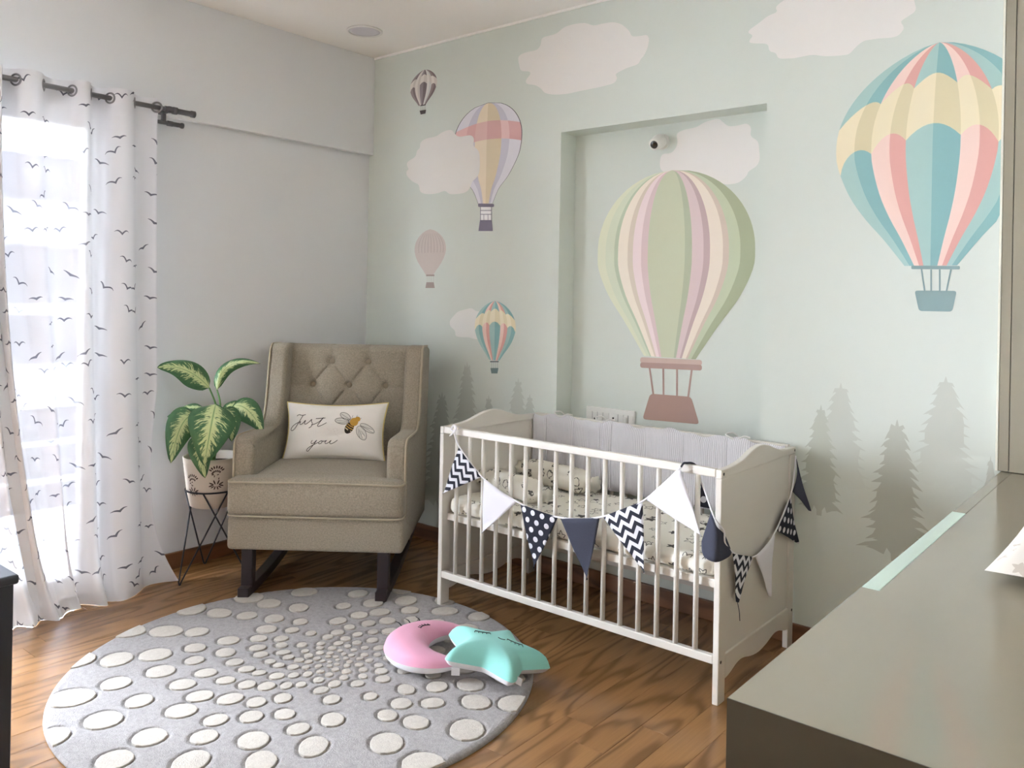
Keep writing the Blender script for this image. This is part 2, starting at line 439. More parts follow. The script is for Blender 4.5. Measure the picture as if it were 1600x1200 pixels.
# places where the cloth crosses the rod
cross_px = [245, 210, 172, 142, 113, 68, 25]
cross_y = [float(hit(u, 108 + u * .222, 0, ROD_X)[1]) for u in cross_px]
while cross_y[-1] > -2.75: cross_y.append(cross_y[-1] - .125)
YR = cross_y[0] + .004
TOPZ = ROD_Z + .042; HEAD = .115
def drift(y0):      # how far a fold wanders to the right on its way down
    s = YR - y0
    return np.interp(s, [0, .22, .42, .66, .9, 1.6], [.055, .05, .10, .28, .27, .12])
rngc = np.random.RandomState(3)
ph = rngc.rand(8) * 6.28
def phase(y0): return np.interp(-y0, [-c for c in cross_y], [k * PI for k in range(len(cross_y))])
def curtain_pt(y0, z):
    q = 1 - z / TOPZ                                  # 0 top .. 1 floor
    p = phase(y0)
    A = .040 * (1 - .45 * q)
    sx = math.sin(p)
    sx = math.copysign(abs(sx) ** .75, sx)
    x = ROD_X + A * sx * -1
    x += q * (.012 * math.sin(23 * y0 + ph[0]) + .010 * math.sin(41 * y0 + ph[1] + 2 * q)) + .02 * q
    y = y0 + drift(y0) * q ** 1.6
    y += q * .012 * math.sin(31 * y0 + ph[2]) 
    if q > .86:                                       # puddled hem flaring into the room
        e = (q - .86) / .14
        x += .055 * e * e * (1 + .8 * math.sin(17 * y0 + ph[3])) 
        y += .02 * e * e * math.sin(13 * y0 + ph[4])
    if y0 > YR - .10 and q > .60:                      # free edge swings
        e = (q - .60) / .40; w_ = 1 - (YR - y0) / .10
        y += w_ * (-.035 * math.sin(e * PI) + .045 * e ** 4)
    return (x, y, max(z, .0015))
def curtain_sheet(name, y_a, y_b, z_hi, z_lo, nu, nv, mat, parent, off=0.0):
    ys = np.linspace(y_a, y_b, nu); zs = np.linspace(z_hi, z_lo, nv)
    V = []; UV = []; F = []; L = 0.0
    for j, z in enumerate(zs):
        for i, y in enumerate(ys):
            p = curtain_pt(y, z); V.append((p[0] + off - ROD_X, p[1] - YR, p[2]))
            UV.append(((y_a - y) * 1.55, z))
    for j in range(nv - 1):
        for i in range(nu - 1): F.append((j * nu + i, (j + 1) * nu + i, (j + 1) * nu + i + 1, j * nu + i + 1))
    return link(name, mesh(name, V, F, UV, True), mat, parent)
cur = empty('sheer_curtain', (ROD_X, YR, 0.0), label='white sheer eyelet curtain printed with small grey flying birds', cat='curtain')
Y_END = YR - .76
curtain_sheet('cloth', YR, Y_END, TOPZ - HEAD, 0.0015, 230, 90, m_sheer, cur)
curtain_sheet('header_band', YR, Y_END, TOPZ, TOPZ - HEAD, 230, 8, m_header, cur)
curtain_sheet('hem_band', YR, Y_END, .05, .0015, 230, 5, m_header, cur, .0015)
m_eye = plain('grey_eyelet_metal', lin('#8e8d90'), .35, .5, .6)
for c in cross_y:
    if c < Y_END: break
    # ring lies in the cloth where it crosses the rod
    a = np.array(curtain_pt(c + .006, ROD_Z)); b = np.array(curtain_pt(c - .006, ROD_Z)); tdir = (a - b); tdir[2] = 0; tdir /= np.linalg.norm(tdir)
    cen = np.array([ROD_X, c, ROD_Z])
    P = [cen + .0215 * (math.cos(k * PI / 10) * tdir + math.sin(k * PI / 10) * np.array([0, 0, 1])) - np.array([ROD_X, YR, 0]) for k in range(20)]
    tube('eyelet', P, .0042, m_eye, cur, 6, True)
# second panel, gathered further along the rod, its hem flaring back into view
cur2 = empty('sheer_curtain', (ROD_X, -1.93, 0.0), label='second white curtain panel flaring out beside the dark side table', cat='curtain')
def c2(a, b):
    z = TOPZ - b * (TOPZ - .0015); q = 1 - z / TOPZ
    y = -1.93 - a * .22 + (1 - a) * .20 * q ** 2.2
    x = .035 * math.sin(a * 2 * PI * 5 + 1.0) * (1 - .3 * q) + .03 * q
    if q > .85: e = (q - .85) / .15; x += .09 * e * e * (1 - .5 * a)
    return (x, y + 1.93, z)
V, F, UV = grid_vf(120, 60, c2); UV = [(a * 1.2, b * 2.1) for a, b in UV]; F = [f[::-1] for f in F]
link('cloth', mesh('cloth', V, F, UV, True), m_panel2, cur2)

# ------------------------------------------------------------------ ceiling light, camera, socket plate
cl = hit(570, 48, 2, H)
dl = empty('ceiling_downlight', (float(cl[0]), float(cl[1]), H), label='round flush white downlight set in the ceiling corner', cat='ceiling light')
m_wplastic = plain('white_plastic', lin('#e6e4df'), .35)
m_diff = plain('frosted_diffuser', lin('#d0cdd2'), .5)
lathe('trim_ring', [(.082, -.001), (.090, -.001), (.090, -.006), (.086, -.009), (.078, -.007), (.078, -.003)], m_wplastic, dl, 40)
lathe('diffuser', [(.0785, -.001), (.0785, -.0045), (.06, -.0055), (.001, -.006)], m_diff, dl, 40)

sc_ = hit(1036, 222, 1, ND)
scm = empty('security_camera', (float(sc_[0]), ND, float(sc_[2])), label='small white round security camera fixed high in the niche', cat='camera')
m_camw = plain('white_camera_shell', lin('#e2e0da'), .3); m_lens = plain('black_lens', lin('#0b0b0b'), .12, .6)
dirv = np.array([.06, -.90, -.42]); dirv /= np.linalg.norm(dirv)
lathe('base', [(.034, 0), (.034, .008), (.030, .012)], m_camw, scm, 28, rot=(PI / 2, 0, 0))
q_ = Vector(dirv).to_track_quat('Z', 'Y').to_euler()
sh = lathe('body', [(.010, -.022), (.024, -.016), (.031, -.004), (.032, .008), (.028, .020), (.026, .050), (.0245, .058), (.0205, .060)], m_camw, scm, 28, loc=(0, -.030, 0), rot=q_)
lathe('lens', [(.0203, .050), (.0203, .0595), (.012, .061), (.001, .0615)], m_lens, scm, 24, loc=(0, -.030, 0), rot=q_)
lathe('screw', [(.0035, 0), (.0035, .002)], m_lens, scm, 10, loc=(.024, -.043, .009), rot=(PI / 2, 0, 0))

sw = empty('socket_plate', (1.449, ND, .655), label='white multi-gang wall socket and switch plate above the bumper', cat='wall socket')
m_swp = plain('gloss_white_switch', lin('#e9e8e2'), .25); m_line = plain('shadow_gap_grey', lin('#8f8f88'), .6); m_hole = plain('black_socket_hole', lin('#111111'), .6)
box('plate', (0, -.012, 0), (.262, 0, .132), m_swp, sw, .004, 2)
def mod(n, x0, x1): return box(n, (x0, -.0145, .022), (x1, -.012, .110), m_swp, sw, .0015, 1)
for n, x0, x1 in (('switch', .006, .036), ('socket', .038, .064), ('switch', .066, .092), ('switch', .102, .126), ('socket', .128, .176), ('switch', .178, .204), ('switch', .206, .228), ('switch', .232, .256)): mod(n, x0, x1)
for x in (.037, .065, .095, .127, .177, .205, .230): box('joint_line', (x - .0006, -.0135, .022), (x + .0006, -.0119, .11), m_line, sw)
def hole(x, z, r): return lathe('socket_hole', [(r, 0), (r, .0008)], m_hole, sw, 12, loc=(x, -.0145, z), rot=(PI / 2, 0, 0))
hole(.051, .078, .0045); hole(.152, .090, .0045); hole(.144, .066, .0038); hole(.160, .066, .0038)
box('switch_rocker', (.208, -.026, .024), (.2265, -.0145, .100), m_swp, sw, .003, 1)

# right-hand wall panel above the dresser
m_lam = plain('sage_grey_laminate', lin('#989280'), .14, .8, var=.02)
m_lam_d = plain('sage_grey_laminate_front', lin('#8f8a78'), .3, .4)
m_edge = plain('pale_edge_band', lin('#e6e4d6'), .4)
m_aqua = plain('aqua_laminate', lin('#cfe6da'), .25)
wpn = empty('wall_panel', (3.153, 0, .752), label='tall sage grey laminate wall panel standing on the dresser end', cat='wall panel')
box('edge_strip', (-.0075, -.024, 0), (0, 0, H - .752), m_edge, wpn, .001, 1)
box('stile', (0.0005, -.022, 0), (.0295, 0, H - .752), m_lam, wpn, .001, 1)
box('panel', (.0315, -.022, 0), (1.44, 0, H - .752), m_lam, wpn, .001, 1)

# ------------------------------------------------------------------ mural: clouds, balloons, conifers printed on the wall
_mc = {}
def mute(c, k=.72):
    g = .35 * c[0] + .45 * c[1] + .2 * c[2]; return tuple(g + (x - g) * k for x in c[:3]) + (1,)
def paint(h, g=1.12):
    if (h, g) not in _mc: _mc[(h, g)] = wallmat('print_' + h.strip('#'), mute(lin(h, g)), .05)
    return _mc[(h, g)]
def poly(name, pts, y, mat, parent):
    """flat print: polygon of (x, z) at distance y from the wall plane, parent-relative"""
    px, py, pz = parent.location if parent else (0, 0, 0)
    bm = bmesh.new(); vs = [bm.verts.new((p[0] - px, y - py, p[1] - pz)) for p in pts]
    f = bm.faces.new(vs); bmesh.ops.recalc_face_normals(bm, faces=[f]); f.normal_update()
    if f.normal.y > 0: f.normal_flip()
    if len(vs) > 4: bmesh.ops.triangulate(bm, faces=[f])
    return link(name, bm_mesh(name, bm), mat, parent)
EPS = .0004
HWT = list(np.linspace(0, 1, 161))
def profile(tm, e, low):
    """half width along the balloon: rounded crown down to tm, then smooth taper through low"""
    P = [np.array((tm - .06, (1 - (.06 / tm) ** 2) ** e)), np.array((tm, 1.0))] + [np.array(p) for p in low]
    S = np.array(smooth_path(P, 12)); out = []
    for t_ in HWT: out.append(max(0.0, 1 - ((tm - t_) / tm) ** 2) ** e if t_ <= tm else float(np.interp(t_, S[:, 0], S[:, 1])))
    return out
HWV = profile(.43, .66, [(.52, .98), (.66, .852), (.776, .674), (.879, .47), (1, .255)])
class Balloon:
    def __init__(s, name, label, top, neck_v, left, right, y=0.0, hwt=HWT, hwv=HWV, xmax=None, group=None, lean=0.0):
        """top=(u,v); neck_v row of the neck; left/right=(u,v) widest points"""
        s.y = y; s.x0, s.zt = wp(top[0], top[1], y); s.zb = wp(top[0], neck_v, y)[1]
        xl = wp(left[0], left[1], y)[0]; xr = wp(right[0], right[1], y)[0]
        s.w = (xr - xl) / 2; s.xc = (xr + xl) / 2; s.hwt, s.hwv = hwt, hwv; s.xmax = xmax; s.lean = lean
        s.root = empty(name, (s.xc, y, s.zb), label=label, cat='wall decal', group=group)
    def pt(s, f, t):
        t = min(max(t, 0), 1); hw = np.interp(t, s.hwt, s.hwv) * s.w
        bend = s.xc + (s.x0 - s.xc) * (1 - math.sin(PI * min(1, t * 1.0)) ** .8 if t < .5 else 0) + s.lean * (t - .4)
        x = bend + f * hw
        if s.xmax is not None: x = min(x, s.xmax)
        return (x, s.zt + (s.zb - s.zt) * t)
    def stripe(s, f0, f1, ta, tb, col, layer=1, n=26, k=5, name='stripe'):
        """ta(f), tb(f): upper and lower limits along the balloon"""
        V = []; F = []
        for j in range(n + 1):
            for i in range(k + 1):
                f = f0 + (f1 - f0) * i / k; a, b = ta(f), tb(f); w_ = j / n
                w_ = w_ ** 1.3 if a < .02 else w_
                x, z = s.pt(f, a + (b - a) * w_); V.append((x - s.xc, -EPS * layer, z - s.zb))
        for j in range(n):
            for i in range(k):
                F.append((j * (k + 1) + i, (j + 1) * (k + 1) + i, (j + 1) * (k + 1) + i + 1, j * (k + 1) + i + 1))
        return link(name, mesh(name, V, F), paint(col), s.root)
    def P(s, u, v): return wp(u, v, s.y)
    def quad(s, name, px, col, layer=1):
        return poly(name, [s.P(u, v) for u, v in px], s.y - EPS * layer, paint(col), s.root)
    def line(s, name, px, col, r, layer=1):
        pts = [s.P(u, v) for u, v in px]
        V = []; F = []; m = len(pts)
        for i in range(m):
            a = np.array(pts[max(i - 1, 0)]); b = np.array(pts[min(i + 1, m - 1)]); d = (b - a) / (np.linalg.norm(b - a) + 1e-9); n_ = np.array([-d[1], d[0]]) * r
            for sg in (1, -1): V.append((pts[i][0] + sg * n_[0] - s.xc, -EPS * layer, pts[i][1] + sg * n_[1] - s.zb))
        for i in range(m - 1): F.append((2 * i, 2 * i + 1, 2 * i + 3, 2 * i + 2))
        return link(name, mesh(name, V, F), paint(col), s.root)
def rounded(px, r=.3, k=4):
    """round the corners of a pixel polygon"""
    out = []; n = len(px)
    for i in range(n):
        p0, p1, p2 = np.array(px[i - 1], float), np.array(px[i], float), np.array(px[(i + 1) % n], float)
        a = p1 + (p0 - p1) * min(.45, r / (np.linalg.norm(p0 - p1) + 1e-9)); b = p1 + (p2 - p1) * min(.45, r / (np.linalg.norm(p2 - p1) + 1e-9))
        for j in range(k + 1):
            t_ = j / k; out.append(tuple((1 - t_) ** 2 * a + 2 * t_ * (1 - t_) * p1 + t_ ** 2 * b))
    return out
ZERO = lambda f: 0.0
ONE = lambda f: 1.0
def lobes(L, base, curve, depth):
    """scalloped limit: arcs swell upward in the middle of each lobe"""
    def g(f):
        for a, b in L:
            if a - 1e-6 <= f <= b + 1e-6:
                m = (f - (a + b) / 2) / ((b - a) / 2); return base + curve * f * f + depth * m * m
        return base + curve * f * f
    return g
def banded(B, bounds, cols, L, yl, yd, t1=(.135, .165, .045), t2=(.36, .15, .055), n=14):
    a = lobes(L, *t1); b = lobes(L, *t2)
    for i in range(len(cols)):
        B.stripe(bounds[i], bounds[i + 1], ZERO, a, cols[i], 2, n)
        B.stripe(bounds[i], bounds[i + 1], a, b, yl if i % 2 == 0 else yd, 2, 6)
        B.stripe(bounds[i], bounds[i + 1], b, ONE, cols[i], 2, n)

# clouds
def cloud(label, px, y=0.0, layer=1, col='#dedad4', r=7):
    pts = [wp(u, v, y) for u, v in rounded(px, r)]
    cx = sum(p[0] for p in pts) / len(pts); cz = sum(p[1] for p in pts) / len(pts)
    root = bpy.data.objects.new('cloud_print', None)
    bm = bmesh.new(); f = bm.faces.new([bm.verts.new((p[0] - cx, 0, p[1] - cz)) for p in pts]); f.normal_update()
    if f.normal.y > 0: f.normal_flip()
    bmesh.ops.triangulate(bm, faces=[f]); bpy.data.objects.remove(root)
    o = link('cloud_print', bm_mesh('cloud_print', bm), paint(col), None, (cx, y - EPS * layer, cz))
    return tag(o, label, 'wall decal', 'clouds printed on the mural')
def crop(x0, y0, s, L): return [(x0 + a / s, y0 + b / s) for a, b in L]
cloud('broad white cloud print beneath the ceiling, left of the niche corner', crop(770, 0, 5.926, [(230, 520), (300, 485), (410, 465), (445, 420), (450, 360), (480, 340), (590, 315), (660, 250), (760, 220), (860, 210), (930, 240), (1010, 220), (1110, 203), (1190, 220), (1270, 290), (1285, 340), (1360, 335), (1430, 320), (1450, 360), (1435, 440), (1400, 520), (1370, 545), (1350, 595), (1240, 630), (1130, 685), (1155, 720), (1130, 770), (1000, 805), (820, 840), (690, 870), (570, 878), (480, 865), (450, 820), (390, 785), (310, 780), (305, 740), (350, 690), (345, 660), (260, 660), (245, 610)]))
cloud('white cloud print cut off by the ceiling above the large blue balloon', crop(1150, 0, 5.333, [(110, 250), (180, 200), (270, 130), (350, 100), (325, 60), (400, 0), (560, -40), (900, -70), (1200, -60), (1480, -20), (1505, 90), (1430, 140), (1365, 180), (1408, 230), (1360, 295), (1300, 315), (1190, 320), (1060, 340), (985, 405), (945, 455), (850, 465), (740, 470), (640, 455), (560, 470), (480, 487), (350, 490), (335, 440), (275, 430), (270, 365), (115, 360), (110, 340), (145, 295), (100, 275)]))
cloud('white cloud print half covering the lavender balloon', crop(620, 190, 9.233, [(150, 580), (280, 510), (290, 420), (340, 385), (340, 300), (420, 245), (580, 215), (650, 155), (790, 108), (850, 190), (900, 225), (1080, 190), (1125, 250), (1100, 350), (1180, 410), (1200, 480), (1205, 640), (1190, 760), (1140, 825), (1085, 870), (1065, 950), (1010, 1020), (900, 1045), (760, 1052), (700, 990), (600, 1035), (470, 1052), (340, 1030), (325, 905), (250, 880), (190, 830), (140, 770), (145, 710), (180, 690), (150, 640)]), layer=5)
cloud('small pale cloud print tucked behind the small blue balloon', crop(640, 440, 4.617, [(290, 280), (325, 240), (350, 215), (400, 200), (450, 190), (480, 215), (520, 215), (560, 240), (560, 380), (520, 420), (470, 415), (425, 400), (380, 402), (330, 395), (330, 355), (290, 320)]), col='#dcdbd5', r=4)
cloud('white cloud print beside the security camera inside the niche', crop(1030, 170, 8.572, [(10, 680), (40, 600), (160, 600), (230, 520), (250, 440), (225, 330), (330, 280), (510, 245), (600, 180), (800, 125), (860, 185), (930, 240), (1060, 225), (1170, 190), (1240, 250), (1215, 370), (1330, 430), (1340, 560), (1350, 680), (1310, 770), (1190, 840), (1180, 890), (1110, 960), (1040, 1000), (890, 1018), (800, 980), (600, 900), (200, 880), (60, 850), (10, 800)]), y=ND)

# large blue, coral and yellow balloon
LB, DB, PK, RD = '#9ac2bb', '#79b3b4', '#ecc5b5', '#de988c'
SB = [-1, -.8, -.62, -.43, -.265, 0, .265, .44, .61, .8, 1]
SC = [LB, DB, PK, RD, LB, DB, PK, RD, LB, DB]
SL = [(-1, -.62), (-.62, -.265), (-.265, .265), (.265, .61), (.61, 1)]
Bg = Balloon('hot_air_balloon_print', 'large blue, coral and yellow hot air balloon print running behind the wall panel', (1468, 66), 415, (1307, 212), (1632, 190), xmax=3.143)
banded(Bg, SB, SC, SL, '#e6d6ab', '#d6c795')
TEAL = '#7f9f9f'
Bg.quad('collar', rounded([(1424, 415), (1500, 415.5), (1500, 421), (1424, 420.5)], 2), TEAL, 3)
for a, b in (((1440, 420), (1445, 455)), ((1455, 421), (1455, 455)), ((1468.5, 421), (1468.5, 455)), ((1486, 421), (1479, 455))): Bg.line('rope', [a, b], TEAL, .0026, 3)
Bg.quad('basket', rounded([(1429, 454), (1495, 454.5), (1488, 487), (1436, 486)], 5), TEAL, 3)

# pale green and pink balloon inside the niche
GB = [-1, -.887, -.763, -.71, -.576, -.505, -.392, -.304, .173, .261, .403, .48, .633, .703, .834, 1]
GC = ['#d8dcbb', '#cfd8b9', '#b9c8a6', '#ecdfcb', '#d9c8b2', '#ebd3d3', '#d9bcbc', '#c3c9a6', '#b0bb98', '#d6bcbb', '#c2a3a2', '#e4d5c1', '#cfbaa6', '#bcc7a2', '#a6b088']
Ng = Balloon('hot_air_balloon_print', 'tall pastel green and pink striped hot air balloon print in the niche', (1050, 266), 559, (934, 400), (1180, 395), y=ND,
             hwv=profile(.43, .50, [(.53, .98), (.676, .83), (.825, .59), (1, .33)]))
for i in range(len(GC)): Ng.stripe(GB[i], GB[i + 1], ZERO, ONE, GC[i], 2, 34, 3)
Ng.quad('collar', rounded([(1000.5, 558), (1097, 562.5), (1097, 571), (1000.5, 567)], 4), '#c9aa9c', 3)
Ng.quad('collar', rounded([(1000.5, 566), (1097, 570), (1097, 579), (1000.5, 574.5)], 4), '#b28f82', 4)
for a, b in (((1015, 574), (1021, 616)), ((1036.5, 575), (1037, 617)), ((1058, 576), (1058, 619)), ((1081, 578), (1075.5, 620.5))): Ng.line('rope', [a, b], '#b28f82', .0045, 3)
Ng.quad('basket', rounded([(1016, 615), (1080, 620), (1093, 663), (1004, 655)], 6), '#b08a7b', 3)

# lavender, cream and coral balloon
LV, LD, CR, CD = '#d8d5de', '#c5c1cf', '#e6d3b4', '#d9c59e'
Lv = Balloon('hot_air_balloon_print', 'lavender and cream hot air balloon print with a coral band and violet basket', (763, 161), 318, (710, 212), (815, 215),
             hwv=profile(.36, .48, [(.46, .98), (.57, .90), (.744, .64), (.86, .38), (1, .21)]))
LBd = [-1, -.63, -.36, 0, .43, .66, 1]; LC = [LV, LD, CR, CD, LD, LV]; LR = ['#e6b4b0', '#dfa5a3', '#e2b4ad', '#dba3a0', '#e9bfbd', '#dfa5a5']
ta = lambda f: .18 + .06 * f * f; tb = lambda f: .362 + .055 * f * f
for i in range(6):
    Lv.stripe(LBd[i], LBd[i + 1], ZERO, ta, LC[i], 2, 14); Lv.stripe(LBd[i], LBd[i + 1], ta, tb, LR[i], 2, 6); Lv.stripe(LBd[i], LBd[i + 1], tb, ONE, LC[i], 2, 20)
V = []; F = []
for sgn in (-1, 1):
    o = len(V)
    for j in range(41):
        a = Lv.pt(sgn, j / 40 if j else .0); b = Lv.pt(sgn * 1.012, j / 40)
        V += [(a[0] - Lv.xc, -EPS * 3, a[1] - Lv.zb), (b[0] - Lv.xc + sgn * .0012, -EPS * 3, b[1] - Lv.zb + .0015 * (1 - j / 40))]
    F += [(o + 2 * j, o + 2 * j + 1, o + 2 * j + 3, o + 2 * j + 2) for j in range(40)]
link('outline', mesh('outline', V, F), paint('#4b4a52'), Lv.root)
VI = '#857f97'
Lv.quad('collar', rounded([(747.5, 318), (772.5, 318.5), (772.5, 323.5), (747.5, 323.5)], 2), VI, 6)
for a, b in (((751, 322), (751, 345)), ((768.5, 322), (768.5, 345)), ((756.5, 335), (756.5, 345)), ((763, 335), (763, 345))): Lv.line('rope', [a, b], VI, .0016, 6)
Lv.quad('gap_fill', [(752, 323.5), (767.5, 323.5), (767.5, 345), (752, 345)], '#eceaec', 5)
Lv.line('rail', [(751, 329), (768.5, 329)], VI, .0016, 6); Lv.line('rail', [(751, 335), (768.5, 335)], VI, .0016, 6)
Lv.quad('basket', [(750.5, 344), (769, 344), (770.5, 361), (748, 361)], VI, 6)

# small brown and cream balloon
Bb = Balloon('hot_air_balloon_print', 'small mauve brown and cream hot air balloon print below the ceiling', (663, 109), 164, (641, 137), (683, 130), lean=-.012)
BC = ['#9a8a88', '#857575', '#d9cfc6', '#c9c0b8', '#94868a', '#7d6d70', '#d6d2cc', '#c5c6c2', '#93817f', '#7c6a6b']
a = lobes(SL, .13, .16, .04); b = lobes(SL, .34, .16, .06)
for i in range(10):
    Bb.stripe(SB[i], SB[i + 1], ZERO, a, BC[i], 2, 8, 2); Bb.stripe(SB[i], SB[i + 1], a, b, '#dcd3ca' if i % 2 == 0 else '#cdc2b8', 2, 4, 2); Bb.stripe(SB[i], SB[i + 1], b, ONE, BC[i], 2, 8, 2)
Bb.quad('collar', [(657, 164.5), (665.5, 163), (665.5, 164.5), (657, 166)], '#4d4645', 3)
for u in (658, 660.5, 663, 664.8): Bb.line('rope', [(u, 165), (u, 172)], '#6a605c', .0007, 3)
Bb.quad('basket', [(656, 173), (666, 171.5), (665, 177.5), (657.5, 179)], '#544c49', 3)
# small taupe balloon
Tp = Balloon('hot_air_balloon_print', 'small plain taupe hot air balloon print with thin ribs', (672, 358), 429, (648, 388), (697, 388))
for i in range(9):
    f0 = -1 + 2 * i / 9; Tp.stripe(f0, f0 + 2 / 9, ZERO, ONE, '#c7b9b0', 2, 14, 2)
for f in (-.75, -.55, -.35, -.15, .05, .25, .45, .65, .82):
    Tp.stripe(f, f + .035, lambda q: .10, lambda q: .52, '#b3a49b', 3, 8, 1, 'rib')
Tp.quad('collar', [(666, 429), (679, 429), (679, 431.5), (666, 431.5)], '#a39288', 3)
for u in (667.5, 670.5, 674, 677.5): Tp.line('rope', [(u, 431), (u, 442)], '#b0a198', .0008, 3)
Tp.quad('basket', [(666.5, 441), (678, 441), (679.5, 450), (665, 450)], '#a5948c', 3)
# small blue balloon
Sb = Balloon('hot_air_balloon_print', 'small blue and coral hot air balloon print near the niche edge', (774, 470), 563, (742, 507), (806, 507))
a = lobes(SL, .13, .14, .045); b = lobes(SL, .35, .10, .06)
for i in range(10):
    Sb.stripe(SB[i], SB[i + 1], ZERO, a, SC[i], 2, 8, 2); Sb.stripe(SB[i], SB[i + 1], a, b, '#e8dcba' if i % 2 == 0 else '#dfd1a6', 2, 4, 2); Sb.stripe(SB[i], SB[i + 1], b, ONE, SC[i], 2, 8, 2)
Sb.quad('collar', [(766, 564), (779.5, 564), (779.5, 566), (766, 566)], '#5d6f70', 3)
for u in (768.5, 771.5, 774.5, 777.5): Sb.line('rope', [(u, 566), (u, 575)], '#6b7f80', .0008, 3)
Sb.quad('basket', [(766.5, 575), (779, 575), (777.5, 583.5), (768, 583.5)], '#6b8587', 3)

# misty conifers
def treemat(name, col, f_top, f_mid, f_bot, h):
    t = NT(name); z = t.sep(t.coord())[2]
    r = t.n('ShaderNodeValToRGB', ins={0: t.math('DIVIDE', z, h)})
    e = r.color_ramp.elements; e[0].position = 0; e[0].color = (f_bot,) * 3 + (1,); e[1].position = 1; e[1].color = (f_top,) * 3 + (1,)
    k = e.new(.45); k.color = (f_mid,) * 3 + (1,)
    return t.done(t.bsdf(t.mix(t.math('MULTIPLY', r.outputs[0], .55), MINT, col), .75, .2))
def conifer(label, top, bot_v, half_px, seed, col='#8f9688', fades=(.75, 1, 1), layer=1, trunk=True, skew=0):
    rnd = random.Random(seed)
    x0, zt = wp(*top); zb = wp(top[0], bot_v)[1]; hw = abs(wp(top[0] + half_px, bot_v)[0] - x0); h = zt - zb
    Lp = [(0.0, h)]; Rp = []
    n = max(9, int(h / .034))
    for side in (-1, 1):
        pts = []
        pts.append((side * .020 * hw, h * .985)); pts.append((side * .05 * hw, h * .95))
        for i in range(1, n + 1):
            q = i / n; w_ = hw * (q ** .60) * (.80 + .26 * rnd.random()); z = h * (1 - q * .93)
            pts.append((side * w_ * .80, z + h * .030)); pts.append((side * w_ * 1.08, z + h * (.004 - .028 * rnd.random()))); pts.append((side * w_ * (.62 + .22 * rnd.random()), z + h * .006))
            if rnd.random() < .5: pts.append((side * w_ * .80, z - h * .004)); pts.append((side * w_ * .60, z - h * .010))
        pts.append((side * hw * .30, h * .035)); pts.append((side * hw * .22, h * .085)); pts.append((side * hw * .11, h * .05))
        if trunk: pts.append((side * hw * .10, 0.0))
        if side < 0: Lp = pts
        else: Rp = pts
    ring = [(0, h)] + Rp + Lp[::-1]
    bm = bmesh.new(); f = bm.faces.new([bm.verts.new((p[0] + skew * p[1], 0, p[1])) for p in ring]); f.normal_update()
    if f.normal.y > 0: f.normal_flip()
    bmesh.ops.triangulate(bm, faces=[f])
    o = link('conifer_print', bm_mesh('conifer_print', bm), treemat('conifer_' + str(seed), lin(col, 1.1), *fades, h), None, (x0, -EPS * layer, zb))
    return tag(o, label, 'wall decal', 'misty conifers printed on the mural')
DK = '#9b9f90'
conifer('pale misty conifer print behind the one beside the crib corner', (1314, 598), 770, 46, 2, '#b3b6ad', (.9, .9, .0), 1, False)
conifer('pale misty conifer print with a fading foot near the wall panel', (1478, 588), 770, 58, 3, '#b2b3a8', (1, .9, .0), 1, False)
conifer('grey green conifer print right beside the crib end', (1283, 632), 806, 36, 4, DK, (.75, 1, .9), 2)
conifer('largest grey green conifer print rising behind the aqua strip', (1402, 655), 878, 56, 5, '#97988a', (.8, 1, 1), 3)
conifer('small conifer print cut off beside the pale panel edge', (1548, 712), 860, 17, 6, '#a3a294', (.9, .9, .4), 1, False)
conifer('dark misty conifer print between armchair and crib', (691, 612), 800, 30, 7, '#8d938c', (.7, 1, .6), 2)
conifer('tall faint conifer print above the crib end, below the blue balloon', (730, 565), 760, 27, 8, '#a0a49a', (.7, .9, .2), 1, False)
conifer('little conifer print tip right above the crib headboard hump', (764, 617), 770, 20, 9, '#9a9f97', (.9, 1, .5), 2)
conifer('faint conifer print left of the niche, behind the bumper', (810, 590), 740, 24, 10, '#a9aea4', (.8, .9, .3), 1, False)
conifer('short conifer print touching the niche edge', (828, 615), 740, 18, 11, '#a5aaa0', (.9, 1, .3), 2, False)
conifer('faint conifer print peeking above the armchair wing', (626, 538), 740, 26, 12, '#aeb2a8', (.7, .9, .3), 1, False)

# ------------------------------------------------------------------ dresser, changing pillow, side table
DZ = .75
m_front = plain('shade_darkened_laminate', lin('#453e30'), .4, .3)  # the end panel's shade is put into this darker colour
dr = empty('dresser', (3.160, -2.05, 0), label='long dresser with glossy sage grey top, shade-coloured end and aqua edge strip', cat='dresser')
DL, DW = 2.046, .72
box('end_panel', (0, -.002, 0), (DW, .0, DZ), m_front, dr)
box('carcass', (.004, .021, .06), (DW, DL, DZ - .022), m_lam_d, dr)
box('plinth', (.03, .03, 0), (DW, DL, .06), m_lam_d, dr)
prism('worktop', [(0, 0), (DW, 0), (DW, DL), (.0325, DL), (.0325, .579), (0, .579)], 2, DZ - .022, DZ, m_lam, dr)
box('edge_strip', (0, 1.340, DZ - .022), (.0315, DL, DZ), m_lam, dr, .0008, 1)
box('aqua_strip', (0, .580, DZ - .022), (.0315, 1.339, DZ + .0002), m_aqua, dr, .0008, 1)

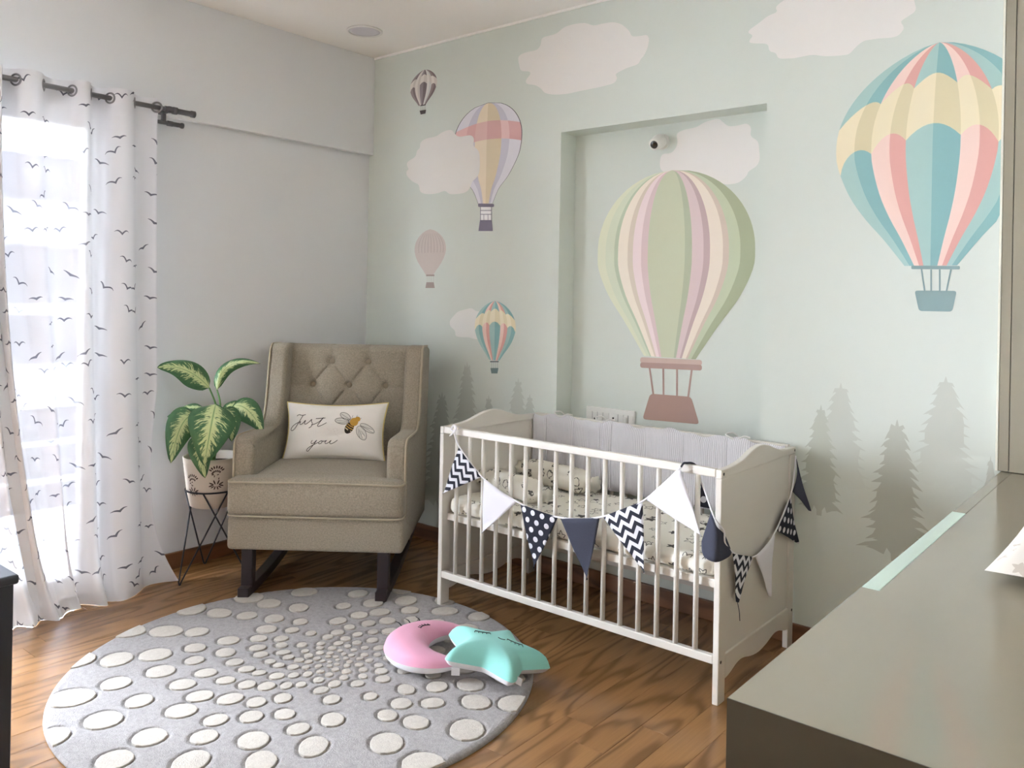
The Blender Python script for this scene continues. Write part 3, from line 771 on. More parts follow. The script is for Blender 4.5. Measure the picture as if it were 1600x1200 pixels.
def starfab(name, base, ink, cell=.085, r_out=.30, r_in=.14, wdt=.035, solid=0.0, co='Object', proj=(1, 1, 1), rnd=.7):
    """cloth printed with small hand-drawn star outlines (2D pattern from x,y / x,z mix)"""
    t = NT(name); v0 = t.coord(co)
    nrm = t.n('ShaderNodeNewGeometry').outputs['Normal']; nx, ny, nz = t.sep(nrm); x, y, z = t.sep(v0)
    top = t.math('GREATER_THAN', t.math('ABSOLUTE', nz), .65)
    b_ = t.math('ADD', t.math('MULTIPLY', top, y), t.math('MULTIPLY', t.math('SUBTRACT', 1.0, top), z))
    v = t.n('ShaderNodeCombineXYZ', ins={0: t.math('DIVIDE', x, cell), 1: t.math('DIVIDE', b_, cell)}).outputs[0]
    vo = t.n('ShaderNodeTexVoronoi', voronoi_dimensions='2D', feature='F1', ins={'Vector': v, 'Scale': 1.0, 'Randomness': rnd})
    loc = t.n('ShaderNodeVectorMath', operation='SUBTRACT', ins={0: v, 1: vo.outputs['Position']}).outputs[0]
    cr = t.n('ShaderNodeSeparateColor', ins={0: vo.outputs['Color']}).outputs
    lx, ly, _ = t.sep(loc)
    th = t.math('ADD', t.math('ARCTAN2', ly, lx), t.math('MULTIPLY', cr[0], 6.28))
    th = t.math('ADD', th, 12.566)
    seg = t.math('MODULO', th, 2 * PI / 5)
    k = t.math('DIVIDE', t.math('ABSOLUTE', t.math('SUBTRACT', seg, PI / 5)), PI / 5)       # 0..1
    sz = t.math('MULTIPLY_ADD', cr[1], .6, .55)
    k2 = t.math('POWER', k, 1.4)
    R_ = t.math('MULTIPLY', t.math('MULTIPLY_ADD', k2, r_out - r_in, r_in), sz)
    rr = t.n('ShaderNodeVectorMath', operation='LENGTH', ins={0: loc}).outputs['Value']
    ring = t.math('LESS_THAN', t.math('ABSOLUTE', t.math('SUBTRACT', rr, R_)), wdt)
    fill = t.math('MULTIPLY', t.math('LESS_THAN', rr, R_), t.math('LESS_THAN', cr[2], solid))
    mk = t.math('MAXIMUM', ring, fill)
    mk = t.math('MULTIPLY', mk, t.math('LESS_THAN', rr, .42))
    return t.done(t.bsdf(t.mix(t.math('MULTIPLY', mk, .9), base, ink), .85, .15, t.bump(t.noise(v0, 300, 2), .15, .001)))
m_star = starfab('star_print_cotton', lin('#e6e3d8'), lin('#2b2b2d'), .075, .33, .15, .032, .18)
m_star_soft = starfab('soft_grey_star_cotton', lin('#e8e2d8'), lin('#c9bfb2'), .05, .27, .12, .03, .5)

def pillow_pt(Wd, Hd, Tk, a, b, side=1, pinch=.05):
    x = a * Wd * (1 - pinch * (1 - b * b)); z = b * Hd * (1 - pinch * 1.5 * (1 - a * a))
    e = max(0.0, (1 - a ** 4)) ** .55 * max(0.0, (1 - b ** 4)) ** .55
    wr = 1 + .05 * math.sin(7 * a + 3 * b) * abs(a) + .04 * math.sin(9 * b - 4 * a)
    return (x, -side * Tk * e * wr, z)
# small changing pillow lying on the dresser: x across, y along
cp = empty('changing_pillow', (3.322 + .26, -1.285 + .34, DZ + .0245), label='white changing pillow with faint grey stars on the dresser', cat='pillow')
def cpt(s):
    def f(a, b):
        p = pillow_pt(.25, .34, .046 if s > 0 else .0235, 2 * a - 1, 2 * b - 1, s, .03); return (p[0], p[2], -p[1])
    return f
for s, n in ((1, 'top_fabric'), (-1, 'bottom_fabric')):
    V, F, UV = grid_vf(25, 31, cpt(s)); F = F if s > 0 else [f[::-1] for f in F]
    link(n, mesh(n, V, F, UV, True), m_star_soft, cp)

m_navy = plain('dark_navy_paint', lin('#2b3038'), .35, .5)
tb_ = empty('side_table', (1.32, -2.26, 0), label='dark navy painted side table standing by the rug edge', cat='table')
box('table_top', (-.50, -.50, .525), (0, 0, .55), m_navy, tb_, .007, 3)
for x in (-.49, -.05):
    for y in (-.49, -.05): box('leg', (x, y, 0), (x + .04, y + .04, .525), m_navy, tb_, .002, 1)
for lo_, hi_ in (((-.45, -.482, .44), (-.05, -.462, .525)), ((-.45, -.038, .44), (-.05, -.018, .525)), ((-.482, -.45, .44), (-.462, -.05, .525)), ((-.038, -.45, .44), (-.018, -.05, .525))): box('apron', lo_, hi_, m_navy, tb_, .001, 1)

# ------------------------------------------------------------------ rug
RC, RR, RT = (1.312, -1.359), .78, .016
def pile(name, c, c2, scale=420, bs=.7):
    t = NT(name); co = t.coord('Object'); geo = t.n('ShaderNodeNewGeometry').outputs['Position']
    a = t.noise(geo, scale, 2, .8); b = t.noise(geo, 60, 4, .7)
    col = t.mix(a, c, c2); col = t.mix(t.n('ShaderNodeMapRange', ins={0: b, 1: .42, 2: .68, 3: 0.0, 4: .55}).outputs[0], col, c)
    return t.done(t.bsdf(col, .95, .05, t.bump(t.math('ADD', a, t.math('MULTIPLY', b, .7)), bs, .004), Sheen_Weight=.2))
m_rug = pile('grey_wool_pile', lin('#7b7775'), lin('#b6b1ae'), 260)
m_dot = pile('cream_wool_pile', lin('#aaa398'), lin('#cbc4b9'), 260)
rug = empty('round_rug', (RC[0], RC[1], 0), label='round grey wool rug carved with cream ovals', cat='rug')
rs = np.random.RandomState(11)
def spacing(r): return .026 + .150 * (r / RR) ** 1.05
dots = []; acc = 0.0; r_ = .0; k = 0
rgrid = np.linspace(0.004, RR + .30, 4000)
DC = hit(525, 1030, 2, .015)[:2] - np.array(RC); cum = np.concatenate([[0], np.cumsum(2 * PI * rgrid[:-1] * np.diff(rgrid) / spacing(rgrid[:-1]) ** 2 * 1.02)])
GA = PI * (3 - math.sqrt(5))
N = int(cum[-1])
for k in range(N):
    r_ = float(np.interp(k + .5, cum, rgrid)); th = k * GA + .35 * math.sin(3 * r_)
    s = spacing(r_); dr_ = s * .325 * (.84 + .30 * rs.rand())
    if k % 17 == 5 and r_ > .2: continue
    jx, jy = (rs.rand(2) - .5) * s * .22 + DC
    if any(math.hypot(r_ * math.cos(th) + jx - d[0], r_ * math.sin(th) + jy - d[1]) < (dr_ + d[2]) * 1.13 for d in dots): continue
    asp = 1.0 + .12 * rs.rand(); ang = th + (rs.rand() - .5) * 1.2; 
    n = 14; wob = 1 + .09 * np.sin(np.arange(n) * 2 * PI / n * 2 + rs.rand() * 6) * rs.rand() + .05 * (rs.rand(n) - .5)
    dots.append((r_ * math.cos(th) + jx, r_ * math.sin(th) + jy, dr_, asp, ang, wob))
def dot_outline(d, grow=0.0):
    x, y, r0, asp, ang, wob = d; n = len(wob); out = []
    for i in range(n):
        c = 2 * PI * i / n; a, b = (r0 * wob[i] + grow) * asp * math.cos(c), (r0 * wob[i] + grow) / asp ** .5 * math.sin(c)
        px, py = x + a * math.cos(ang) - b * math.sin(ang), y + a * math.sin(ang) + b * math.cos(ang)
        q = math.hypot(px, py)
        if q > RR - .004: px, py = px * (RR - .004) / q, py * (RR - .004) / q
        out.append((px, py))
    return out
dots = [d for d in dots if math.hypot(d[0], d[1]) < RR + .35 * d[2]]
# carved grey body: height field with a groove around every dot
g = .0055; nn = int(2 * RR / g) + 3
gx = (np.arange(nn) - nn // 2) * g; GX, GY = np.meshgrid(gx, gx, indexing='ij')
GR = np.hypot(GX, GY); Hm = np.full(GX.shape, RT) + .0007 * np.sin(GX * 61 + 3 * np.sin(GY * 37)) * np.sin(GY * 53)
for d in dots:
    x, y, r0, asp, ang, wob = d
    i0 = max(0, int((x - r0 * 1.5 - .02) / g) + nn // 2); i1 = min(nn, int((x + r0 * 1.5 + .02) / g) + nn // 2 + 2)
    j0 = max(0, int((y - r0 * 1.5 - .02) / g) + nn // 2); j1 = min(nn, int((y + r0 * 1.5 + .02) / g) + nn // 2 + 2)
    if i0 >= i1 or j0 >= j1: continue
    dx, dy = GX[i0:i1, j0:j1] - x, GY[i0:i1, j0:j1] - y
    a = dx * math.cos(ang) + dy * math.sin(ang); b = -dx * math.sin(ang) + dy * math.cos(ang)
    a, b = a / asp, b * asp ** .5
    th = np.arctan2(b, a) % (2 * PI); wv = np.interp(th, np.arange(len(wob) + 1) * 2 * PI / len(wob), list(wob) + [wob[0]])
    e = np.hypot(a, b) - r0 * wv
    gd = min(.007, .35 * r0)
    Hm[i0:i1, j0:j1] = np.minimum(Hm[i0:i1, j0:j1], np.where(e < .002, RT - gd, RT - gd * np.exp(-((e - .002) / .0042) ** 2)))
ok = GR < RR - .006
idx = -np.ones(GX.shape, int); V = []; F = []
for i, j in zip(*np.nonzero(ok)): idx[i, j] = len(V); V.append((GX[i, j], GY[i, j], Hm[i, j] - .004 * max(0.0, (GR[i, j] - RR + .016) / .01)))
a = idx[:-1, :-1]; b = idx[1:, :-1]; c = idx[1:, 1:]; d_ = idx[:-1, 1:]
allq = (a >= 0) & (b >= 0) & (c >= 0) & (d_ >= 0)
F = [tuple(q) for q in np.stack([a[allq], b[allq], c[allq], d_[allq]], 1).tolist()]
link('pile', mesh('pile', V, F, smooth=True), m_rug, rug)
V, F = lathe_vf([(RR - .02, .010), (RR - .008, .0125), (RR - .002, .009), (RR, .004), (RR - .002, .0)], 120, False); 
link('bound_edge', mesh('bound_edge', V, F, smooth=True), m_rug, rug)
def dot_vf(d):
    o = dot_outline(d); n = len(o); cx = sum(p[0] for p in o) / n; cy = sum(p[1] for p in o) / n
    gd = min(.006, .33 * d[2]); V = []; F = []
    for s, z in ((1.0, RT - gd), (.985, RT - .0003), (.93, RT + .0006), (.45, RT + .0009)):
        V += [(cx + (p[0] - cx) * s, cy + (p[1] - cy) * s, z) for p in o]
    V.append((cx, cy, RT + .0017))
    for L in range(3):
        for i in range(n): F.append((L * n + i, L * n + (i + 1) % n, (L + 1) * n + (i + 1) % n, (L + 1) * n + i))
    for i in range(n): F.append((3 * n + i, 3 * n + (i + 1) % n, 4 * n))
    return V, F
dots.sort(key=lambda d: -d[2])
for d in dots[:300]:
    V, F = dot_vf(d); link('carved_dot', mesh('carved_dot', V, F), m_dot, rug)
if len(dots) > 300:
    V, F = join([dot_vf(d) for d in dots[300:]]); tag(link('carved_dots_centre', mesh('carved_dots_centre', V, F, smooth=True), m_dot, rug), kind='stuff')

# ------------------------------------------------------------------ rocking armchair (local: x right, y back, z up; y = 0 is the front)
CH = empty('rocking_armchair', (.813, -.952, .012), math.radians(38.0), label='beige linen wingback rocking armchair with button tufted back', cat='armchair')
BEI = lin('#999080')
m_lin = fabric('beige_linen', BEI, 170, .48, .6)
m_pipe = fabric('beige_linen_piping', lin('#b0a48f'), 420, .1, .2)
m_dwood = plain('espresso_wood', lin('#2c2224'), .35, .45, var=.1)
puff('seat_base', (-.372, 0.0, .193), (.372, .70, .337), .018, m_lin, CH, (8, 8, 3))
def crown(p):
    x, y, z = p; k = max(0, 1 - (x / .37) ** 2) * max(0, 1 - ((y - .30) / .36) ** 2)
    if z > .42: z += .024 * k ** .7
    if y < .02: y -= .012 * math.sin(PI * min(1, max(0, (z - .335) / .15))) * (1 - (x / .372) ** 4)
    return (x, y, z)
P = [puff_vf((-.372, -.012, .337), (.372, .085, .490), .024, (18, 3, 4), crown), puff_vf((-.285, .04, .340), (.285, .60, .490), .024, (14, 14, 4), crown)]
V, F = join(P); sc = link('seat_cushion', mesh('seat_cushion', V, F, smooth=True), m_lin, CH)
def edge_path(z, ins=.0):
    pts = [(-.368, .08, z), (-.370, .02, z), (-.362, -.006, z), (-.345, -.014, z)]
    pts += [(x, -.016 - .004 * (1 - (x / .36) ** 4), z + (.005 * (1 - (x / .37) ** 2) if z > .4 else 0)) for x in np.linspace(-.31, .31, 11)]
    pts += [(.345, -.014, z), (.362, -.006, z), (.370, .02, z), (.368, .08, z)]
    return smooth_path(pts, 3)
tube('piping', edge_path(.481), .0042, m_pipe, sc, 6); tube('piping', edge_path(.342), .0040, m_pipe, sc, 6)
# arm + wing: one padded side each
side_prof = [(.065, .34), (.062, .60), (.068, .632), (.088, .652), (.12, .660), (.20, .658), (.36, .652), (.405, .658), (.440, .685), (.462, .73), (.480, .80), (.515, .96), (.525, 1.005), (.545, 1.027), (.575, 1.034), (.66, 1.030), (.75, 1.02), (.772, 1.00), (.765, .90), (.70, .40), (.69, .193), (.60, .193), (.30, .34)]
side_s = [tuple(p) for p in smooth_loop([np.array(p) for p in side_prof[:20]] , 3)][:58]
side_s = [tuple(p) for p in smooth_path([np.array(p) for p in side_prof[:20]], 3)] + [(.70, .40), (.69, .193), (.30, .20), (.066, .30)]
for sx, nm in ((-1, 'arm_wing'), (1, 'arm_wing')):
    x0, x1 = (.285, .374) if sx > 0 else (-.374, -.285)
    me = prism_me('arm_wing', side_s, 0, x0, x1, .022, 4, True); aw = link(nm, me, m_lin, CH)
    xo = sx * .368
    pth = [(xo, p[0] - .001, p[1]) for p in smooth_path([np.array(p) for p in [(.066, .34), (.064, .60), (.071, .630), (.091, .649), (.12, .656), (.20, .654), (.36, .648), (.405, .655), (.440, .682), (.462, .727), (.480, .80), (.515, .96), (.526, 1.003), (.547, 1.024), (.575, 1.030), (.70, 1.024)]], 3)]
    tube('piping', pth, .0052, m_pipe, aw, 6)
# tufted back
BT = [(-.09, .945), (.09, .945), (-.18, .83), (0, .83), (.18, .83), (-.09, .715), (.09, .715), (-.18, .60), (0, .60), (.18, .60)]
SEG = []
for i, p in enumerate(BT):
    for q in BT[i + 1:]:
        d = math.hypot(p[0] - q[0], p[1] - q[1])
        if d < .155 and abs(p[1] - q[1]) > .05: SEG.append((p, q, 1.0))
SEG += [((-.09, .945), (-.09, 1.06), .8), ((.09, .945), (.09, 1.06), .8), ((-.18, .83), (-.30, .83), .55), ((.18, .83), (.30, .83), .55)]
def seg_d(px, pz, s):
    (ax, az), (bx, bz), w_ = s; dx, dz = bx - ax, bz - az; t_ = max(0, min(1, ((px - ax) * dx + (pz - az) * dz) / (dx * dx + dz * dz)))
    return math.hypot(px - ax - t_ * dx, pz - az - t_ * dz)
def back_y(z): return .545 + (z - .48) * .165          # leaning front plane
def back_pt(a, b):
    x = -.288 + .576 * a; z = .46 + (1.028 - .46) * b
    o = -.020
    crease = 0.0
    for s in SEG:
        d = seg_d(x, z, s); crease = max(crease, s[2] * (.007 * math.exp(-(d / .0042) ** 2) + .006 * math.exp(-(d / .018) ** 2)))
    bt = min(math.hypot(x - p[0], z - p[1]) for p in BT); crease = max(crease, .020 * math.exp(-(bt / .020) ** 2) + .012 * math.exp(-(bt / .05) ** 2))
    y = back_y(z) + o + crease
    te = max(0, (b - .93) / .07); y += .05 * te ** 2.2; z += .006 * math.cos(te * PI / 2) * (1 if te > 0 else 0)
    return (x, y, z)
V, F, UV = grid_vf(140, 140, back_pt); bk = link('backrest', mesh('backrest', V, F, smooth=True), m_lin, CH)
prism('back_panel', [(.60, .19), (.585, .60), (.645, 1.005), (.66, 1.026), (.75, 1.018), (.77, .99), (.69, .193)], 0, -.288, .288, m_lin, CH, .004, 1)
m_btn = fabric('beige_button_cloth', lin('#978b78'), 420, .1, .2)
for p in BT[:7]:
    y = back_pt((p[0] + .288) / .576, (p[1] - .46) / .568)[1]
    lathe('button', [(.0140, 0), (.0140, .004), (.0118, .008), (.0068, .0105), (.0008, .0112)], m_btn, CH, 14, loc=(p[0], y - .003, p[1]), rot=(PI / 2, 0, 0))
# legs and rockers
for sx in (-1, 1):
    x = sx * .288
    prism('leg', [(.015, .195), (.015, .03), (.063, .03), (.063, .195)], 0, x - .024, x + .024, m_dwood, CH, .003, 1)
    prism('leg', [(.56, .195), (.60, .06), (.645, .06), (.62, .195)], 0, x - .024, x + .024, m_dwood, CH, .003, 1)
    lo_, hi_ = [], []
    for k in range(25):
        y = -.025 + k * .83 / 24; zb = .0 + max(0, (y - .10)) ** 2 * .16
        lo_.append((y, zb)); hi_.append((y, zb + .042 - .012 * (k / 24)))
    prism('rocker', lo_ + hi_[::-1], 0, x - .024, x + .024, m_dwood, CH, .003, 1)

# lumbar pillow, set on the seat and leaning on the back
def chair_world(x, y, z):
    c, s = math.cos(math.radians(38)), math.sin(math.radians(38)); return (.813 + c * x - s * y, -.952 + s * x + c * y, z)
PWd, PHd, PTk = .243, .140, .062
pil = empty('lumbar_pillow', chair_world(-.020, .425, .640), label='white oblong pillow lettered Just you with a bee, yellow piping', cat='pillow')
pil.rotation_euler = (math.radians(-17), math.radians(-1.0), math.radians(36.5))
m_pilw = fabric('cream_satin_cotton', lin('#efebe4'), 500, .03, .08, .6, .02)
m_pilb = fabric('taupe_pillow_back', lin('#a39787'), 500, .05, .1, .8, .02)
def ppt(s): return lambda a, b: pillow_pt(PWd, PHd, PTk if s > 0 else PTk * .8, 2 * a - 1, 2 * b - 1, s, .08)
for s, n in ((1, 'front_fabric'), (-1, 'back_fabric')):
    V, F, UV = grid_vf(49, 33, ppt(s)); F = F if s > 0 else [f[::-1] for f in F]
    link(n, mesh(n, V, F, UV, True), m_pilw if s > 0 else m_pilb, pil)
per = [(k / 24 * 2 - 1, -1) for k in range(24)] + [(1, k / 16 * 2 - 1) for k in range(16)] + [(1 - k / 24 * 2, 1) for k in range(24)] + [(-1, 1 - k / 16 * 2) for k in range(16)]
m_yel = plain('mustard_piping', lin('#dcc985'), .7)
tube('piping', [pillow_pt(PWd, PHd, PTk, a, b, 1, .08) for a, b in per], .0036, m_yel, pil, 6, True)
def onp(x, y, off=.0012):
    """print coordinates (zoomed photo grid) to the pillow's front surface"""
    a = (x - 520) / 485; b = (862 - y) / 268
    a = max(-.985, min(.985, a)); b = max(-.985, min(.985, b))
    p = pillow_pt(PWd, PHd, PTk, a, b, 1, .08); return (p[0], p[1] - off, p[2])
m_ink = plain('grey_ink', lin('#4a4642'), .7)
def stroke(name, pts, r, mat, closed=False):
    pts = smooth_loop([np.array(p) for p in pts], 5) if closed else smooth_path([np.array(p) for p in pts], 5)
    return tube_vf([onp(p[0], p[1], .0006) for p in pts], r, 5, closed)
words = {'lettering_just': [
    [(150, 730), (172, 716), (205, 722), (240, 712)], [(214, 722), (185, 765), (155, 808), (125, 848), (98, 864), (80, 855), (95, 828), (140, 800), (190, 782)],
    [(188, 782), (180, 800), (192, 809), (214, 795), (240, 768), (230, 795), (240, 806), (270, 788), (302, 757), (300, 775), (312, 802), (300, 830), (280, 843)],
    [(302, 812), (340, 800), (385, 775), (420, 735), (390, 780), (368, 815), (378, 826), (415, 812), (458, 788)], [(345, 748), (395, 744), (440, 739)]],
    'lettering_you': [
    [(328, 962), (318, 985), (330, 996), (352, 985), (372, 962), (345, 1008), (318, 1042), (296, 1066), (283, 1058), (300, 1034), (345, 1008), (390, 985)],
    [(418, 968), (396, 982), (398, 997), (418, 994), (428, 976), (418, 968), (445, 974), (472, 966)], [(472, 964), (458, 986), (468, 997), (494, 986), (518, 964), (506, 986), (516, 999), (548, 986), (582, 962)]]}
for n, S in words.items():
    V, F = join([stroke(n, s, .0015, m_ink) for s in S]); link(n, mesh(n, V, F, smooth=True), m_ink, pil)
# the bee
m_gold = plain('bee_gold_print', lin('#c79a3c'), .6); m_black = plain('bee_black_print', lin('#2c2620'), .6); m_wing = plain('bee_wing_print', lin('#dcdad3'), .6)
def patch(name, pts, mat, off, parent=pil):
    V = [onp(x, y, off) for x, y in pts]; c = np.mean(np.array(pts), 0); V.append(onp(c[0], c[1], off)); n = len(pts)
    return link(name, mesh(name, V, [(i, (i + 1) % n, n) for i in range(n)]), mat, parent)
def ell(cx, cy, a, b, ang, n=22, t0=0, t1=2 * PI):
    o = []
    for k in range(n):
        t_ = t0 + (t1 - t0) * k / n; x, y = a * math.cos(t_), b * math.sin(t_); o.append((cx + x * math.cos(ang) - y * math.sin(ang), cy + x * math.sin(ang) + y * math.cos(ang)))
    return o
ba = math.radians(120)     # body axis: head up right, tail down left
bee = empty('bee_print', (0, 0, 0)); bee.parent = pil
patch('wing', ell(640, 722, 62, 30, math.radians(32)), m_wing, .0008, bee); patch('wing', ell(612, 770, 72, 30, math.radians(8)), m_wing, .0010, bee)
patch('wing', ell(868, 838, 80, 28, math.radians(28)), m_wing, .0008, bee); patch('wing', ell(815, 885, 74, 42, math.radians(58)), m_wing, .0010, bee)
patch('abdomen', ell(692, 838, 62, 42, ba), m_black, .0014, bee)
for q, w_ in ((-24, 37), (-2, 40), (20, 36)):
    cx, cy = 692 - q * .5, 838 + q * .87; dx, dy = math.cos(ba + PI / 2), math.sin(ba + PI / 2); ux, uy = math.cos(ba), math.sin(ba)
    patch('stripe', [(cx + dx * w_ - ux * 5, cy + dy * w_ - uy * 5), (cx + dx * w_ + ux * 4, cy + dy * w_ + uy * 4), (cx + ux * 9, cy + uy * 9), (cx - dx * w_ + ux * 4, cy - dy * w_ + uy * 4), (cx - dx * w_ - ux * 5, cy - dy * w_ - uy * 5), (cx - ux * 1, cy - uy * 1)], m_gold if q < 0 else paint('#d9c48a'), .0019, bee)
patch('thorax', ell(735, 780, 40, 42, ba), m_gold, .0020, bee); patch('head', ell(768, 752, 22, 28, ba), m_gold, .0022, bee)
L = [ell(640, 722, 62, 30, math.radians(32)), ell(612, 770, 72, 30, math.radians(8)), ell(868, 838, 80, 28, math.radians(28)), ell(815, 885, 74, 42, math.radians(58))]
S = [tube_vf([onp(x, y, .0012) for x, y in e], .0009, 5, True) for e in L]
for a, b in (((690, 755), (600, 700)), ((690, 762), (610, 735)), ((690, 775), (560, 765)), ((690, 780), (575, 790)), ((800, 815), (920, 850)), ((800, 812), (930, 880)), ((780, 840), (800, 930)), ((785, 840), (830, 935)), ((790, 835), (850, 915)), ((752, 735), (756, 712)), ((782, 760), (802, 742)), ((705, 745), (712, 712))):
    S.append(tube_vf([onp(*a, .0012), onp((a[0] + b[0]) / 2, (a[1] + b[1]) / 2, .0012), onp(*b, .0012)], .0006, 4))
V, F = join(S); link('line_work', mesh('line_work', V, F, smooth=True), m_ink, bee)
S = [tube_vf([onp(x, y, .0006), onp(x + 5, y + 1, .0006)], .0007, 4) for x, y in ((470, 850), (485, 862), (508, 868), (530, 850), (548, 842), (566, 848), (570, 862), (545, 880), (540, 870), (556, 905), (575, 918), (590, 930), (612, 938))]
V, F = join(S); link('dotted_trail', mesh('dotted_trail', V, F), paint('#b9b2a8'), bee)

# ------------------------------------------------------------------ plant, pot, wire stand
PC = (.221, -1.069)
m_wire = plain('black_wire', lin('#232329'), .4, .5, .3)
st = empty('plant_stand', (PC[0], PC[1], 0), label='black bent wire plant stand with three hairpin legs', cat='plant stand')
feet = [(.242, -1.231), (.054, -1.004), (.366, -.971)]; RZ, RG = .400, .117
tube('ring', [(RG * math.cos(k * PI / 20), RG * math.sin(k * PI / 20), RZ) for k in range(40)], .0038, m_wire, st, 8, True)
for fx, fy in feet:
    a0 = math.atan2(fy - PC[1], fx - PC[0]); rf = math.hypot(fx - PC[0], fy - PC[1]); fp = np.array([fx - PC[0], fy - PC[1], .0045])
    pa = np.array([RG * math.cos(a0 + 1.48), RG * math.sin(a0 + 1.48), RZ]); pb = np.array([RG * math.cos(a0 - 1.48), RG * math.sin(a0 - 1.48), RZ])
    tdir = np.array([-math.sin(a0), math.cos(a0), 0]) * .007
    tube('leg', [pa, fp + tdir + np.array([0, 0, .012]), fp + tdir * .6 + np.array([0, 0, .003]), fp, fp - tdir * .6 + np.array([0, 0, .003]), fp - tdir + np.array([0, 0, .012]), pb], .0036, m_wire, st, 8)
m_pot = plain('cream_ceramic', lin('#cdc2b4'), .45, .4)
pot = empty('plant_pot', (PC[0], PC[1], .325), label='cream pot with dark cut-out flowers held in the wire stand', cat='plant pot')
POTP = [(.001, 0), (.090, 0), (.097, .004), (.1125, .075), (.128, .200), (.1305, .222), (.127, .224), (.1235, .218), (.112, .12), (.105, .10)]
lathe('pot_wall', POTP, m_pot, pot, 48, cap=False)
m_soil = plain('dark_soil', lin('#3a2d22'), .95, .1, bump=.6, bscale=120)
lathe('soil', [(.118, .185), (.08, .190), (.001, .192)], m_soil, pot, 32, cap=False)
m_cut = plain('dark_cutout', lin('#4a3b34'), .8)
def pot_r(z): return float(np.interp(z, [.004, .075, .200], [.097, .1125, .128])) + .0008
def pot_flower(theta0, z0, sc_, seed):
    rnd = random.Random(seed); P = []
    def petal(cx, cz, l, w_, an):
        V = [];
        for k in range(8):
            c = 2 * PI * k / 8; x, z = l * math.cos(c), w_ * math.sin(c); X, Z = cx + x * math.cos(an) - z * math.sin(an), cz + x * math.sin(an) + z * math.cos(an)
            zz = z0 + Z * sc_; th = theta0 + X * sc_ / pot_r(zz); V.append((pot_r(zz) * math.cos(th), pot_r(zz) * math.sin(th), zz))
        P.append((V, [tuple(range(8))]))
    for k in range(7): a = PI * .15 + k * PI * .7 / 6; petal(.024 * math.cos(a), .040 + .020 * math.sin(a), .006, .0028, a); petal(.015 * math.cos(a + .2), .034 + .012 * math.sin(a + .2), .0045, .0022, a + .7)
    for k in range(5): petal((rnd.random() - .5) * .03, .018 + rnd.random() * .018, .004, .0018, rnd.random() * 3)
    for k in range(6): a = -PI * .1 + k * PI * 1.2 / 5; petal(.018 * math.cos(a), -.004 + .010 * math.sin(a), .009, .0026, a)
    for k in range(4): a = PI + .5 + k * .7; petal(.014 * math.cos(a), -.008 + .008 * math.sin(a), .007, .0022, a)
    return P
cdir = math.atan2(CAM[1] - PC[1], CAM[0] - PC[0])
for da, z0, s_ in ((.12, .118, 1.25), (-.78, .085, 1.15), (1.0, .118, 1.25), (-1.7, .118, 1.2), (2.4, .118, 1.25)):
    V, F = join(pot_flower(cdir + da, z0, s_, int(da * 10))); link('flower_cutout', mesh('flower_cutout', V, F), m_cut, pot)

t = NT('variegated_leaf'); uv = t.coord('UV'); u_, v_, _ = t.sep(uv)
au = t.math('ABSOLUTE', t.math('MULTIPLY_ADD', u_, 2.0, -1.0))
vv = t.math('SUBTRACT', v_, t.math('MULTIPLY', au, .22))
vein = t.noise(t.n('ShaderNodeCombineXYZ', ins={0: t.math('MULTIPLY', au, 2.2), 1: t.math('MULTIPLY', vv, 26.0), 2: t.n('ShaderNodeObjectInfo').outputs['Random']}).outputs[0], 1.0, 3, .65, .6)
edge = t.math('SUBTRACT', .72, au)
sp = t.math('ADD', t.math('MULTIPLY', edge, .75), t.math('MULTIPLY_ADD', vein, 1.5, -.78))
sp = t.n('ShaderNodeMapRange', ins={0: sp, 1: .17, 2: .30, 3: 0.0, 4: 1.0}).outputs[0]
gn = t.mix(t.noise(uv, 9, 2), lin('#2f5a3a'), lin('#4a7a4c'))
cl_ = t.mix(sp, gn, lin('#c8d59a'))
mid_ = t.math('LESS_THAN', au, .035); cl_ = t.mix(mid_, cl_, lin('#8fae74'))
m_leaf = t.done(t.bsdf(cl_, .38, .45, t.bump(vein, .15, .003), Subsurface_Weight=0.0))
m_stem = plain('green_stem', lin('#5f8a4f'), .5)
plant = empty('dumb_cane_plant', (PC[0], PC[1], .325 + .19), label='leafy green plant with cream mottled leaves in the cream pot', cat='plant')
PO = np.array([PC[0], PC[1], .515])
def leaf(base, tip, width, ctrl=None, face=None, curl=.15, stem=None):
    base, tip = np.array(base, float), np.array(tip, float)
    ctrl = (base + tip) / 2 + np.array([0, 0, .02]) if ctrl is None else np.array(ctrl, float)
    face = (CAM - (base + tip) / 2) if face is None else np.array(face, float); face = face / np.linalg.norm(face)
    nu, nv = 13, 22; V = []; UV = []; F = []
    for j in range(nv):
        s = j / (nv - 1); p = (1 - s) ** 2 * base + 2 * s * (1 - s) * ctrl + s * s * tip; d = 2 * (1 - s) * (ctrl - base) + 2 * s * (tip - ctrl); d /= np.linalg.norm(d)
        sd = np.cross(d, face); sd /= (np.linalg.norm(sd) + 1e-9); up = np.cross(sd, d)
        w_ = width / 2 * (math.sin(PI * min(1, s ** .72)) ** .68 if 0 < s < 1 else 0.0) * (1 - .12 * s)
        for i in range(nu):
            q = 2 * i / (nu - 1) - 1
            pt = p + sd * q * w_ + up * (-curl * w_ * q * q + .10 * w_ * abs(q)) + up * .004 * math.sin(9 * s + 5 * q) * abs(q); V.append(pt - PO); UV.append((i / (nu - 1), s))
    for j in range(nv - 1):
        for i in range(nu - 1): F.append((j * nu + i, j * nu + i + 1, (j + 1) * nu + i + 1, (j + 1) * nu + i))
    lf = link('leaf', mesh('leaf', V, F, UV, True), m_leaf, plant)
    if stem is not None:
        pts = smooth_path([np.array(q) - PO for q in stem] + [base - PO], 5)
        tube('leaf_stalk', pts, list(np.linspace(.006, .0035, len(pts))), m_stem, plant, 7)
